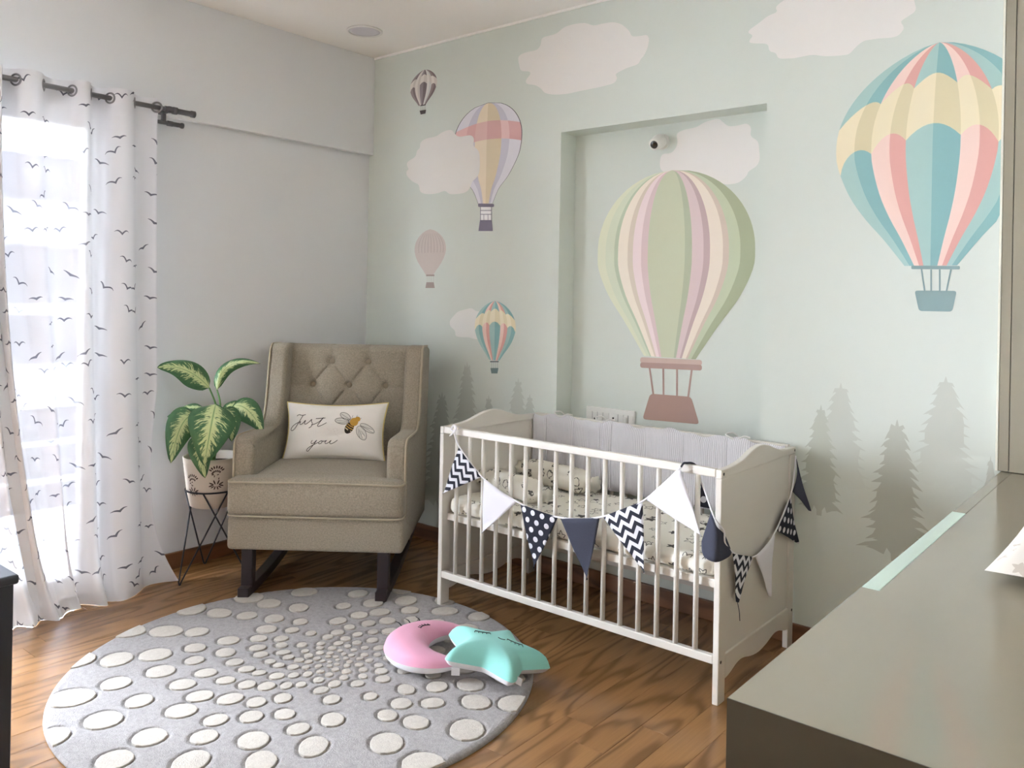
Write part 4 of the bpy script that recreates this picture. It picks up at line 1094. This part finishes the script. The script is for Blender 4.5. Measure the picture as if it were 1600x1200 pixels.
D0 = 3.735
cen = np.array([PC[0], PC[1], .52])
def q3(u, v, d): return pd(u, v, d)
leaf(q3(337, 632, 3.62), q3(319, 727, 3.54), .205, q3(331, 655, 3.46), None, .30, [cen, q3(340, 670, 3.70)])
leaf(q3(327, 606, 3.72), q3(246, 574, 3.60), .135, q3(292, 566, 3.66), CAM - q3(290, 590, 3.6) + np.array([0, 0, 3.2]), .25, [cen, q3(340, 660, 3.74), q3(337, 632, 3.74)])
leaf(q3(339, 609, 3.78), q3(407, 568, 3.72), .062, q3(345, 553, 3.76), CAM - q3(360, 580, 3.7) + np.array([0, 0, 1.5]), .7, [cen, q3(343, 660, 3.76), q3(344, 630, 3.77)])
leaf(q3(365, 634, 3.80), q3(411, 676, 3.76), .125, q3(388, 628, 3.74), CAM - q3(390, 650, 3.7) + np.array([0, 0, 1.5]), .35, [cen, q3(345, 675, 3.76), q3(355, 650, 3.79)])
leaf(q3(302, 650, 3.70), q3(267, 724, 3.62), .140, q3(280, 648, 3.62), None, .35, [cen, q3(330, 670, 3.72)])
leaf(q3(312, 678, 3.60), q3(321, 747, 3.555), .105, q3(310, 700, 3.53), None, .3, [cen, q3(325, 685, 3.66)])
leaf(q3(322, 640, 3.76), q3(262, 652, 3.70), .085, q3(295, 628, 3.72), np.array([.3, -.3, 1.2]), .2, [cen, q3(338, 668, 3.75)])
leaf(q3(352, 645, 3.86), q3(384, 640, 3.90), .07, q3(362, 622, 3.88), np.array([.5, -.6, .9]), .2, [cen, q3(347, 670, 3.82)])
leaf(q3(350, 640, 3.66), q3(362, 690, 3.60), .10, q3(364, 650, 3.60), None, .3, [cen, q3(345, 672, 3.70)])
tube('main_stem', [(0, 0, -.02), (.004, -.004, .05), (.0, -.002, .13)], [.012, .011, .008], m_stem, plant, 10)

# ------------------------------------------------------------------ moon and star pillows on the rug
m_pink = fabric('pink_jersey', lin('#dc9fb6'), 500, .05, .12, .85, .05)
m_pwhite = fabric('white_jersey', lin('#e4e2e4'), 500, .04, .1, .85, .03)
m_aquaf = fabric('aqua_jersey', lin('#8ecfc6'), 500, .05, .12, .85, .05)
m_thread = plain('black_thread', lin('#1b1b1e'), .7)
mo = empty('moon_pillow', (1.650, -1.000, .018), math.radians(38), label='pink crescent moon pillow with a sleeping eye on the rug', cat='pillow')
# crescent opening towards local +x
def moon_pt(s, c, side):
    """s 0..1 along the crescent, c -1..1 across"""
    a = math.radians(64 + 232 * s); rm = .140; w_ = .078 * math.sin(PI * min(.985, max(.015, s))) ** .9
    k = rm + .012 * math.sin(PI * s) + c * w_
    h = .047 * math.sin(PI * min(.985, max(.015, s))) ** .6 * max(0, 1 - abs(c) ** 2.6) ** .55
    wr = 1 + .05 * math.sin(70 * s) * (abs(c) ** 3)
    return (k * math.cos(a), k * math.sin(a) * .95, .044 + (h if side > 0 else -h * .9) * wr)
for side, n, mt in ((1, 'top_fabric', m_pink), (-1, 'bottom_fabric', m_pwhite)):
    V, F, UV = grid_vf(70, 25, lambda a, b: moon_pt(a, 2 * b - 1, side)); F = [f[::-1] for f in F] if side > 0 else F
    link(n, mesh(n, V, F, smooth=True), mt, mo)
def lash(parent, fn, P, n=5, sz=.014):
    S = [tube_vf([fn(*p) for p in P], .0016, 5)]
    for k in range(n):
        q = P[int(k * (len(P) - 1) / (n - 1))]; S.append(tube_vf([fn(*q), fn(q[0] + sz * .35 * (k - (n - 1) / 2) / n, q[1] - sz)], .0011, 4))
    V, F = join(S); return link('eyelash', mesh('eyelash', V, F, smooth=True), m_thread, parent)
def moon_on(s, c): p = moon_pt(s, c, 1); return (p[0], p[1], p[2] + .0008)
S = [tube_vf([moon_on(.29 + .013 * k, -.42 + .08 * math.sin(k * PI / 8)) for k in range(9)], .0018, 5)]
for k in range(5): S.append(tube_vf([moon_on(.295 + .024 * k, -.41 + .07 * math.sin(k * PI / 4)), moon_on(.300 + .0235 * k, -.26 + .07 * math.sin(k * PI / 4))], .0013, 4))
V, F = join(S); link('eyelash', mesh('eyelash', V, F, smooth=True), m_thread, mo)
S = []
for k in range(3):
    s = .27 + k * .045; p = np.array(moon_pt(s, .92, 1)); o = np.array([p[0], p[1], 0]); o /= np.linalg.norm(o)
    S.append(tube_vf([p, p + o * .018 + np.array([0, 0, .012]), p + o * .03 + np.array([-.006, 0, .016])], [.0022, .0018, .0008], 5))
V, F = join(S); link('felt_lashes', mesh('felt_lashes', V, F, smooth=True), m_thread, mo)
box('care_tag', (.022, -.166, .020), (.050, -.162, .044), m_pwhite, mo)

sr = empty('star_pillow', (1.838, -.985, .080), label='aqua five-pointed star pillow with closed eyes lying against the moon', cat='pillow')
sr.rotation_euler = (math.radians(-9), math.radians(7), 0)
SRo, SRi, STK = .212, .120, .058
def star_rho(th, r0=SRo, r1=SRi):
    a = (th - math.radians(184)) % (2 * PI / 5); a = min(a, 2 * PI / 5 - a) / (PI / 5)      # 0 tip .. 1 notch
    # straight edges between tip and notch, tips rounded
    aa = a * PI / 5; t1 = PI / 5
    rr = r0 * r1 * math.sin(t1) / (r0 * math.sin(aa) + r1 * math.sin(t1 - aa))
    return rr - .012 * math.exp(-(a / .09) ** 2)
SBD = np.array([[star_rho(2 * PI * k / 200) * math.cos(2 * PI * k / 200), star_rho(2 * PI * k / 200) * math.sin(2 * PI * k / 200)] for k in range(200)])
def star_edge(x, y): return float(np.min(np.hypot(SBD[:, 0] - x, SBD[:, 1] - y)))
_rm = {}
def ring_mean(s):
    if s not in _rm:
        _rm[s] = float(np.mean([STK * (1 - math.exp(-star_edge(star_rho(a) * s * math.cos(a), star_rho(a) * s * math.sin(a)) / .021)) for a in np.linspace(0, 2 * PI, 40, endpoint=False)]))
    return _rm[s]
def star_pt(th, s, side):
    rho = star_rho(th); dd_ = star_edge(rho * s * math.cos(th), rho * s * math.sin(th)) if s < 1 else 0.0
    h = STK * (1 - math.exp(-(dd_ / .021)))
    w_ = min(1.0, s / .72) ** 2; w_ = w_ * (3 - 2 * w_) if w_ < 1 else 1.0
    h = w_ * h + (1 - w_) * ring_mean(round(s, 2))
    return (rho * s * math.cos(th), rho * s * math.sin(th), h if side > 0 else -.62 * h)
nth, nsr = 120, 18
for side, n, mt in ((1, 'top_fabric', m_aquaf), (-1, 'bottom_fabric', m_pwhite)):
    V = [(0, 0, star_pt(0, 0, side)[2])]; F = []
    for j in range(1, nsr + 1):
        for i in range(nth): V.append(star_pt(2 * PI * i / nth, j / nsr, side))
    for i in range(nth):
        F.append((0, 1 + i, 1 + (i + 1) % nth))
        for j in range(nsr - 1): F.append((1 + j * nth + i, 1 + (j + 1) * nth + i, 1 + (j + 1) * nth + (i + 1) % nth, 1 + j * nth + (i + 1) % nth))
    if side < 0: F = [f[::-1] for f in F]
    link(n, mesh(n, V, F, smooth=True), mt, sr)
def star_on(x, y):
    th = math.atan2(y, x); s = math.hypot(x, y) / star_rho(th); p = star_pt(th, min(s, .99), 1); return (x, y, p[2] + .0008)
# face reads left to right along the camera's right: axes in star space
ex = np.array([math.cos(YAW), math.sin(YAW)]); ey = np.array([-math.sin(YAW), math.cos(YAW)])
def face(a, b): p = ex * a + ey * b; return star_on(float(p[0]), float(p[1]))
lash(sr, lambda a, b: face(a - .050, b + .040), [(-.026 + .0065 * k, -.007 * math.sin(k * PI / 8)) for k in range(9)], 5, .012)
lash(sr, lambda a, b: face(a + .062, b + .018), [(-.026 + .0065 * k, -.007 * math.sin(k * PI / 8) - .0025 * k) for k in range(9)], 5, .012)
tube('mouth', [face(.004 + .004 * k, .012 - .005 * math.sin(k * PI / 6) - .0012 * k) for k in range(7)], .0013, m_thread, sr, 5)
box('care_tag', (.150, -.062, -.016), (.172, -.058, .006), m_pwhite, sr)

# ------------------------------------------------------------------ crib
m_crib = plain('white_satin_lacquer', lin('#d6d1c8'), .32, .45)
m_bolt = plain('dark_bolt_recess', lin('#1c1917'), .5)
X0, X1, YF, YB, CT = 1.2404, 2.4904, -.650, -.018, .021
crib = empty('baby_crib', ((X0 + X1) / 2, (YF + YB) / 2, 0), label='white wooden slatted baby crib with curved end panels', cat='crib')
CO = np.array(crib.location)
def cbox(n, lo_, hi_, mat=m_crib, bev=.003, par=crib, seg=2): return box(n, tuple(np.array(lo_) - CO), tuple(np.array(hi_) - CO), mat, par, bev, seg)
def cprism(n, pts, x0, x1, mat=m_crib, bev=.003, par=crib): return prism(n, [(p[0] - CO[1], p[1]) for p in pts], 0, x0 - CO[0], x1 - CO[0], mat, par, bev, 2)
topc = smooth_path([np.array(p) for p in [(-.650, .749), (-.602, .750), (-.537, .754), (-.484, .762), (-.44, .775), (-.389, .787), (-.335, .792), (-.285, .785), (-.227, .768), (-.167, .753), (-.105, .747), (-.018, .745)]], 4)
botc = smooth_path([np.array(p) for p in [(-.600, .072), (-.575, .075), (-.545, .083), (-.515, .092), (-.480, .096), (-.445, .091), (-.40, .080), (-.334, .073), (-.27, .080), (-.222, .091), (-.187, .096), (-.152, .092), (-.122, .083), (-.093, .075), (-.068, .072)]], 3)
for x0 in (X0, X1 - CT):
    x1 = x0 + CT
    end = empty('end_panel', (0, 0, 0)); end.parent = crib
    cprism('top_rail', [(YF, .7215)] + [tuple(p) for p in topc] + [(YB, .7215)], x0, x1, par=end)
    cprism('bottom_rail', [tuple(p) for p in botc] + [(-.068, .150), (-.600, .150)], x0, x1, par=end, bev=.002)
    cbox('panel', (x0 + .0075, -.602, .148), (x1 - .0075, -.064, .723), par=end, bev=0)
    cbox('leg', (x0, YF, 0), (x1, YF + .050, .7205), par=end); cbox('leg', (x0, YB - .050, 0), (x1, YB, .7205), par=end)
    o = x0 - .0006 if x0 == X0 else x1 + .0006
    for y, z in ((YF + .014, .735), (YB - .012, .733), (YF + .016, .135), (YB - .016, .135)):
        lathe('bolt', [(.0052, -.0004), (.0052, .0004)], m_bolt, end, 12, loc=(o - CO[0], y - CO[1], z), rot=(0, PI / 2, 0))
SL_X = [X0 + CT + .0715 * (k + 1) - .003 for k in range(16)]
slat_me = mesh('slat', *lathe_vf([(.0088, .150), (.0088, .724)], 14), smooth=True)
for f in slat_me.polygons:
    if len(f.vertices) > 4: f.use_smooth = False
slat_me.materials.append(m_crib)
for y, nm in ((YF + .011, 'front_side'), (YB - .011, 'back_side')):
    sd = empty(nm, (0, 0, 0)); sd.parent = crib
    cbox('top_rail', (X0 + CT, y - .011, .7225), (X1 - CT, y + .011, .7505), par=sd, bev=.004)
    cbox('bottom_rail', (X0 + CT, y - .011, .127), (X1 - CT, y + .011, .1545), par=sd, bev=.003)
    for x in SL_X: link('slat', slat_me, parent=sd, loc=(x - CO[0], y - CO[1], 0))
bs = empty('mattress_base', (0, 0, 0)); bs.parent = crib
cbox('base_frame', (X0 + CT, YF + .030, .360), (X1 - CT, YF + .052, .388), par=bs, bev=.002); cbox('base_frame', (X0 + CT, YB - .052, .360), (X1 - CT, YB - .030, .388), par=bs, bev=.002)
for k in range(10): cbox('base_slat', (X0 + .05 + k * .118, YF + .052, .372), (X0 + .11 + k * .118, YB - .052, .386), par=bs, bev=.001)

# mattress, bolsters, bumper
MT = .452
mat_ = tag(puff('crib_mattress', (X0 + CT + .006, YF + .032, .3885), (X1 - CT - .006, YB - .062, MT), .026, m_star, None, (30, 14, 3), lambda p: (p[0], p[1] - (.006 if p[1] < YF + .06 else 0) * math.sin(p[0] * 30), p[2] + (.004 * math.sin(p[0] * 9) * math.sin(p[1] * 14) if p[2] > .44 else 0))),
           'cream crib mattress in a black star print sheet', 'mattress')
def bolster(label, c, ang, half, rad):
    o = empty('bolster_pillow', c, ang, label, 'pillow', 'star print bolsters in the crib')
    prof = [(-half - .052, rad * .62), (-half - .040, rad * .55), (-half - .022, rad * .30), (-half - .014, rad * .26), (-half, rad * .62), (-half + .018, rad * .92), (-half + .045, rad)]
    prof = prof + [(-x, r) for x, r in prof[::-1]]
    n = 28; V = []; F = []
    for i, (x, r) in enumerate(prof):
        for k in range(n):
            c_ = 2 * PI * k / n; e = (1 + .16 * math.sin(7 * c_)) if i in (0, 1, len(prof) - 1, len(prof) - 2) else (1 + .02 * math.sin(3 * c_ + i))
            V.append((x, r * e * math.cos(c_), r * e * math.sin(c_) * .95))
    for i in range(len(prof) - 1):
        for k in range(n): F.append((i * n + k, (i + 1) * n + k, (i + 1) * n + (k + 1) % n, i * n + (k + 1) % n))
    F.append(tuple(range(n))); F.append(tuple((len(prof) - 1) * n + k for k in range(n - 1, -1, -1)))
    link('cover', mesh('cover', V, F, smooth=True), m_star2, o)
    m = plain('cream_tie', lin('#d8d4c8'), .8)
    for s in (-1, 1): tube('tie', [(s * (half + .018), rad * .29 * math.cos(k * PI / 6), rad * .29 * math.sin(k * PI / 6)) for k in range(12)], .003, m, o, 5, True)
    return o
t = NT('star_print_bolster'); v0 = t.coord(); vo = t.n('ShaderNodeTexVoronoi', feature='F1', ins={'Vector': v0, 'Scale': 20.0, 'Randomness': .8})
dd = vo.outputs['Distance']; rg = t.math('LESS_THAN', t.math('ABSOLUTE', t.math('SUBTRACT', dd, t.math('MULTIPLY_ADD', t.noise(v0, 70, 1), .5, .05))), .045)
m_star2 = t.done(t.bsdf(t.mix(t.math('MULTIPLY', rg, .85), lin('#ddd9cd'), lin('#2f2f30')), .85, .15))
bolster('star print bolster lying against the grey bumper', (1.485, -.165, MT + .055), math.radians(-7), .175, .056)
bolster('star print bolster lying in front of the other, behind the slats', (1.46, -.435, MT + .052), math.radians(-9), .155, .053)

t = NT('ribbed_grey_muslin'); co = t.coord(); x_, y_, z_ = t.sep(co)
wv = t.math('SINE', t.math('MULTIPLY', t.math('ADD', x_, t.math('MULTIPLY', t.noise(t.mapping(co, (8, 8, 3)), 1, 2), .02)), 820.0))
wv = t.math('MULTIPLY_ADD', wv, .5, .5)
c_ = t.mix(wv, lin('#c3c1c4'), lin('#e2e0e3'))
m_bump = t.done(t.bsdf(c_, .9, .1, t.bump(wv, .5, .002)))
seams = [X0 + CT + .006, 1.352, 1.50, 1.655, 1.70, 1.87, 2.05, 2.24, 2.33, X1 - CT - .006]
def bump_pt(side):
    def f(a, b):
        x = seams[0] + (seams[-1] - seams[0]) * a; z = MT + .004 + (.752 - MT - .004 + .007 * math.sin(23 * x) + .004 * math.sin(61 * x)) * b
        k = max(i for i in range(len(seams) - 1) if seams[i] <= x + 1e-9); w_ = (x - seams[k]) / (seams[k + 1] - seams[k])
        e = max(0, 1 - (2 * w_ - 1) ** 6) ** .5 * max(0, 1 - (2 * b - 1) ** 8) ** .5
        y = -.056 - side * .017 * e - .004 * math.sin(40 * x + 6 * b) * e
        return (x - 1.865, y + .056, z - MT)
    return f
bmp = empty('crib_bumper', (1.865, -.056, MT), label='grey ribbed muslin bumper along the back of the crib', cat='crib bumper')
for s, n in ((1, 'front_cloth'), (-1, 'back_cloth')):
    V, F, UV = grid_vf(240, 18, bump_pt(s)); F = F if s > 0 else [f[::-1] for f in F]
    link(n, mesh(n, V, F, smooth=True), m_bump, bmp)
m_tie = plain('white_cotton_tie', lin('#dddbd6'), .85)
for x in (1.43, 1.655, 2.27):
    P = [(x - 1.865, .030, .296), (x - 1.865 - .02, .018, .318), (x - 1.865 - .045, .004, .312), (x - 1.865 - .02, -.004, .300), (x - 1.865 + .004, -.004, .298), (x - 1.865 + .03, .000, .312), (x - 1.865 + .05, .012, .308)]
    tube('tie', smooth_path([np.array(p) for p in P], 4), .0035, m_tie, bmp, 6)

# ------------------------------------------------------------------ bunting
INK, WHT = lin('#32343f'), lin('#dcdce2')
def flagmat(name, kind):
    t = NT(name); uv = t.coord('UV'); u, v, _ = t.sep(uv)
    if kind == 'chevron':
        zz = t.math('MULTIPLY', t.math('PINGPONG', u, .024), 1.0)
        b = t.math('FRACT', t.math('DIVIDE', t.math('ADD', v, zz), .036)); mk = t.math('LESS_THAN', b, .5); c = t.mix(mk, WHT, INK)
    elif kind == 'dots':
        s = .044
        ru = t.math('DIVIDE', u, s); rv = t.math('DIVIDE', v, s * .72); rowi = t.math('FLOOR', rv)
        sh = t.math('MULTIPLY', t.math('MODULO', t.math('ABSOLUTE', rowi), 2.0), .5)
        fu = t.math('SUBTRACT', t.math('FRACT', t.math('ADD', ru, sh)), .5); fv = t.math('MULTIPLY', t.math('SUBTRACT', t.math('FRACT', rv), .5), .72)
        d = t.math('SQRT', t.math('ADD', t.math('MULTIPLY', fu, fu), t.math('MULTIPLY', fv, fv))); c = t.mix(t.math('LESS_THAN', d, .235), INK, WHT)
    elif kind == 'navy': c = t.mix(t.noise(uv, 400, 2), lin('#393b47'), lin('#4c4f5c'))
    else: c = lin('#e6e4ea')
    return t.done(t.bsdf(c, .85, .15, t.bump(t.noise(t.coord(), 500, 2), .12, .001)))
FM = {k: flagmat('flag_' + k, k) for k in ('chevron', 'dots', 'navy', 'white')}
bun = empty('bunting_garland', (1.30, -.675, .74), label='navy and white triangle bunting draped round the crib rail', cat='bunting')
BO = np.array(bun.location)
YP, XP = -.673, X1 + .013
def fpl(u, v): p = hit(u, v, 1, YP); return np.array(p)
def epl(u, v): p = hit(u, v, 0, XP); return np.array(p)
def flag(kind, A, B, Tp, out, bulge=.006, n=12, sag=0.0):
    """triangle between A, B on the string and tip; bulges along 'out'"""
    A, B, Tp, out = map(np.array, (A, B, Tp, out)); V = []; UV = []; F = []; wd = np.linalg.norm(B - A); m = (A + B) / 2; hh = np.linalg.norm(Tp - m)
    e1 = (B - A) / wd; e2 = (Tp - m) - ((Tp - m) @ e1) * e1; e2 /= np.linalg.norm(e2)
    rows = n + 1
    for j in range(rows):
        q = j / n; a = A + (Tp - A) * q; b = B + (Tp - B) * q
        for i in range(n + 1):
            w_ = i / n; p = a + (b - a) * w_
            p = p + out * (bulge * math.sin(PI * w_) * (1 - q) + .005 * math.sin(5 * q + 3 * w_) * q + sag * math.sin(PI * q)); V.append(p - BO); r_ = p - A; UV.append((float(r_ @ e1), float(r_ @ e2)))
    for j in range(n):
        for i in range(n): F.append((j * (n + 1) + i, (j + 1) * (n + 1) + i, (j + 1) * (n + 1) + i + 1, j * (n + 1) + i + 1))
    o = link('flag', mesh('flag', V, F, UV, True), FM[kind], bun)
    md = o.modifiers.new('thickness', 'SOLIDIFY'); md.thickness = .0014; md.offset = 0
    return o
OF = (0, -1, 0); OE = (1, 0, 0)
flag('chevron', fpl(717, 699), fpl(753, 745), fpl(692, 771), OF)
flag('white', fpl(756, 748), fpl(808, 784), fpl(753, 833), OF)
flag('dots', fpl(813, 787), fpl(872, 808), fpl(834, 888), OF)
flag('navy', fpl(876, 810), fpl(937, 809), fpl(917, 906), OF)
flag('chevron', fpl(942, 807), fpl(1004, 783), fpl(1007, 896), OF)
flag('white', fpl(1009, 780), fpl(1063, 732), fpl(1096, 838), OF, .010)
ipl = lambda u, v: np.array(hit(u, v, 1, YF + .040))
flag('dots', ipl(1092, 748), ipl(1112, 795), ipl(1086, 790), (0, 1, 0))
# navy flag folded round the corner post
A, B = fpl(1112, 797), epl(1143, 862)
V = []; UV = []; F = []; n = 14
cA = fpl(1096, 850); cB = np.array((XP + .012, YF + .03, float(epl(1132, 874)[2])))
post = np.array((X1 - .004, YP - .004, 0))
up_ = smooth_path([A, np.array((X1 - .003, YP - .003, float(fpl(1122, 822)[2]))), np.array((XP - .002, YF + .004, float(epl(1128, 838)[2]))), B], 5)
lo__ = smooth_path([fpl(1096, 846), fpl(1099, 868), np.array((X1 - .002, YP - .008, float(fpl(1117, 877)[2]))), np.array((XP + .006, YF + .020, float(epl(1131, 872)[2]))), B], 4)
nn_ = 17
def samp(P, s):
    x = s * (len(P) - 1); i = min(int(x), len(P) - 2); return P[i] + (P[i + 1] - P[i]) * (x - i)
Vn, Fn, UVn = grid_vf(nn_, 8, lambda a, b: tuple(samp(up_, a) + (samp(lo__, a) - samp(up_, a)) * b - BO)); o = link('flag', mesh('flag', Vn, Fn, UVn, True), FM['navy'], bun)
md = o.modifiers.new('thickness', 'SOLIDIFY'); md.thickness = .0014; md.offset = 0
flag('chevron', epl(1145, 865), epl(1177, 870), epl(1152, 941), OE)
flag('white', epl(1180, 869), epl(1211, 831), epl(1203, 932), OE)
flag('dots', epl(1213, 829), epl(1235, 775), epl(1247, 849), OE)
A, B = epl(1238, 768), epl(1244, 716)
flag('navy', A, B, np.array((XP + .050, -.035, float(epl(1240, 797)[2]))), OE, .01)
# tape and ties
def ribbon(name, P, w_, mat):
    P = smooth_path(P, 5); return tube(name, [p - BO for p in P], w_, mat, bun, 6)
m_tape = plain('white_bias_tape', lin('#e3e1e4'), .85)
s1 = [fpl(709, 672), fpl(715, 693), fpl(733, 720), fpl(754, 746), fpl(781, 767), fpl(810, 785), fpl(840, 799), fpl(872, 808), fpl(905, 811), fpl(938, 808), fpl(972, 798), fpl(1006, 782), fpl(1036, 757), fpl(1064, 730)]
ribbon('tape', s1, .0034, m_tape)
top = .7505
loop = [fpl(1064, 730), np.array(hit(1068, 724, 1, YF - .006)), np.array((float(hit(1072, 722, 1, YF)[0]), YF + .004, top + .004)), np.array((float(hit(1078, 722, 1, YF)[0]), YF + .019, top + .003)), np.array((float(hit(1084, 727, 1, YF)[0]), YF + .029, top - .012)), np.array(hit(1093, 745, 1, YF + .032))]
ribbon('loop_tape', loop, .0036, FM['navy'])
s2 = [np.array(hit(1093, 745, 1, YF + .032)), np.array(hit(1104, 775, 1, YF + .006)), np.array(hit(1110, 793, 1, YP)), np.array(hit(1118, 812, 1, YP - .006)), np.array((XP - .001, YF - .004, float(epl(1126, 832)[2]))), epl(1133, 848), epl(1145, 863), epl(1160, 869), epl(1178, 870), epl(1196, 857), epl(1212, 830), epl(1224, 803), epl(1236, 772), epl(1241, 740), epl(1243.5, 712)]
ribbon('tape', s2, .0030, m_tape)
ribbon('loose_thread', [epl(1152, 940), epl(1155, 955), epl(1156, 970)], .0012, FM['navy'])
kn = [fpl(706, 668), fpl(709, 664), fpl(713, 668), fpl(709, 673), fpl(705, 671), fpl(709, 666), fpl(712, 671), fpl(707, 678), fpl(703, 681)]
ribbon('knot', kn, .0034, m_tape)
ribbon('knot', [fpl(710, 664), np.array((float(fpl(710, 664)[0]), YF + .010, top + .003)), np.array((float(fpl(710, 664)[0]), YF + .026, top - .008)), np.array((float(fpl(710, 664)[0]), YF + .026, .724))], .0030, m_tape)
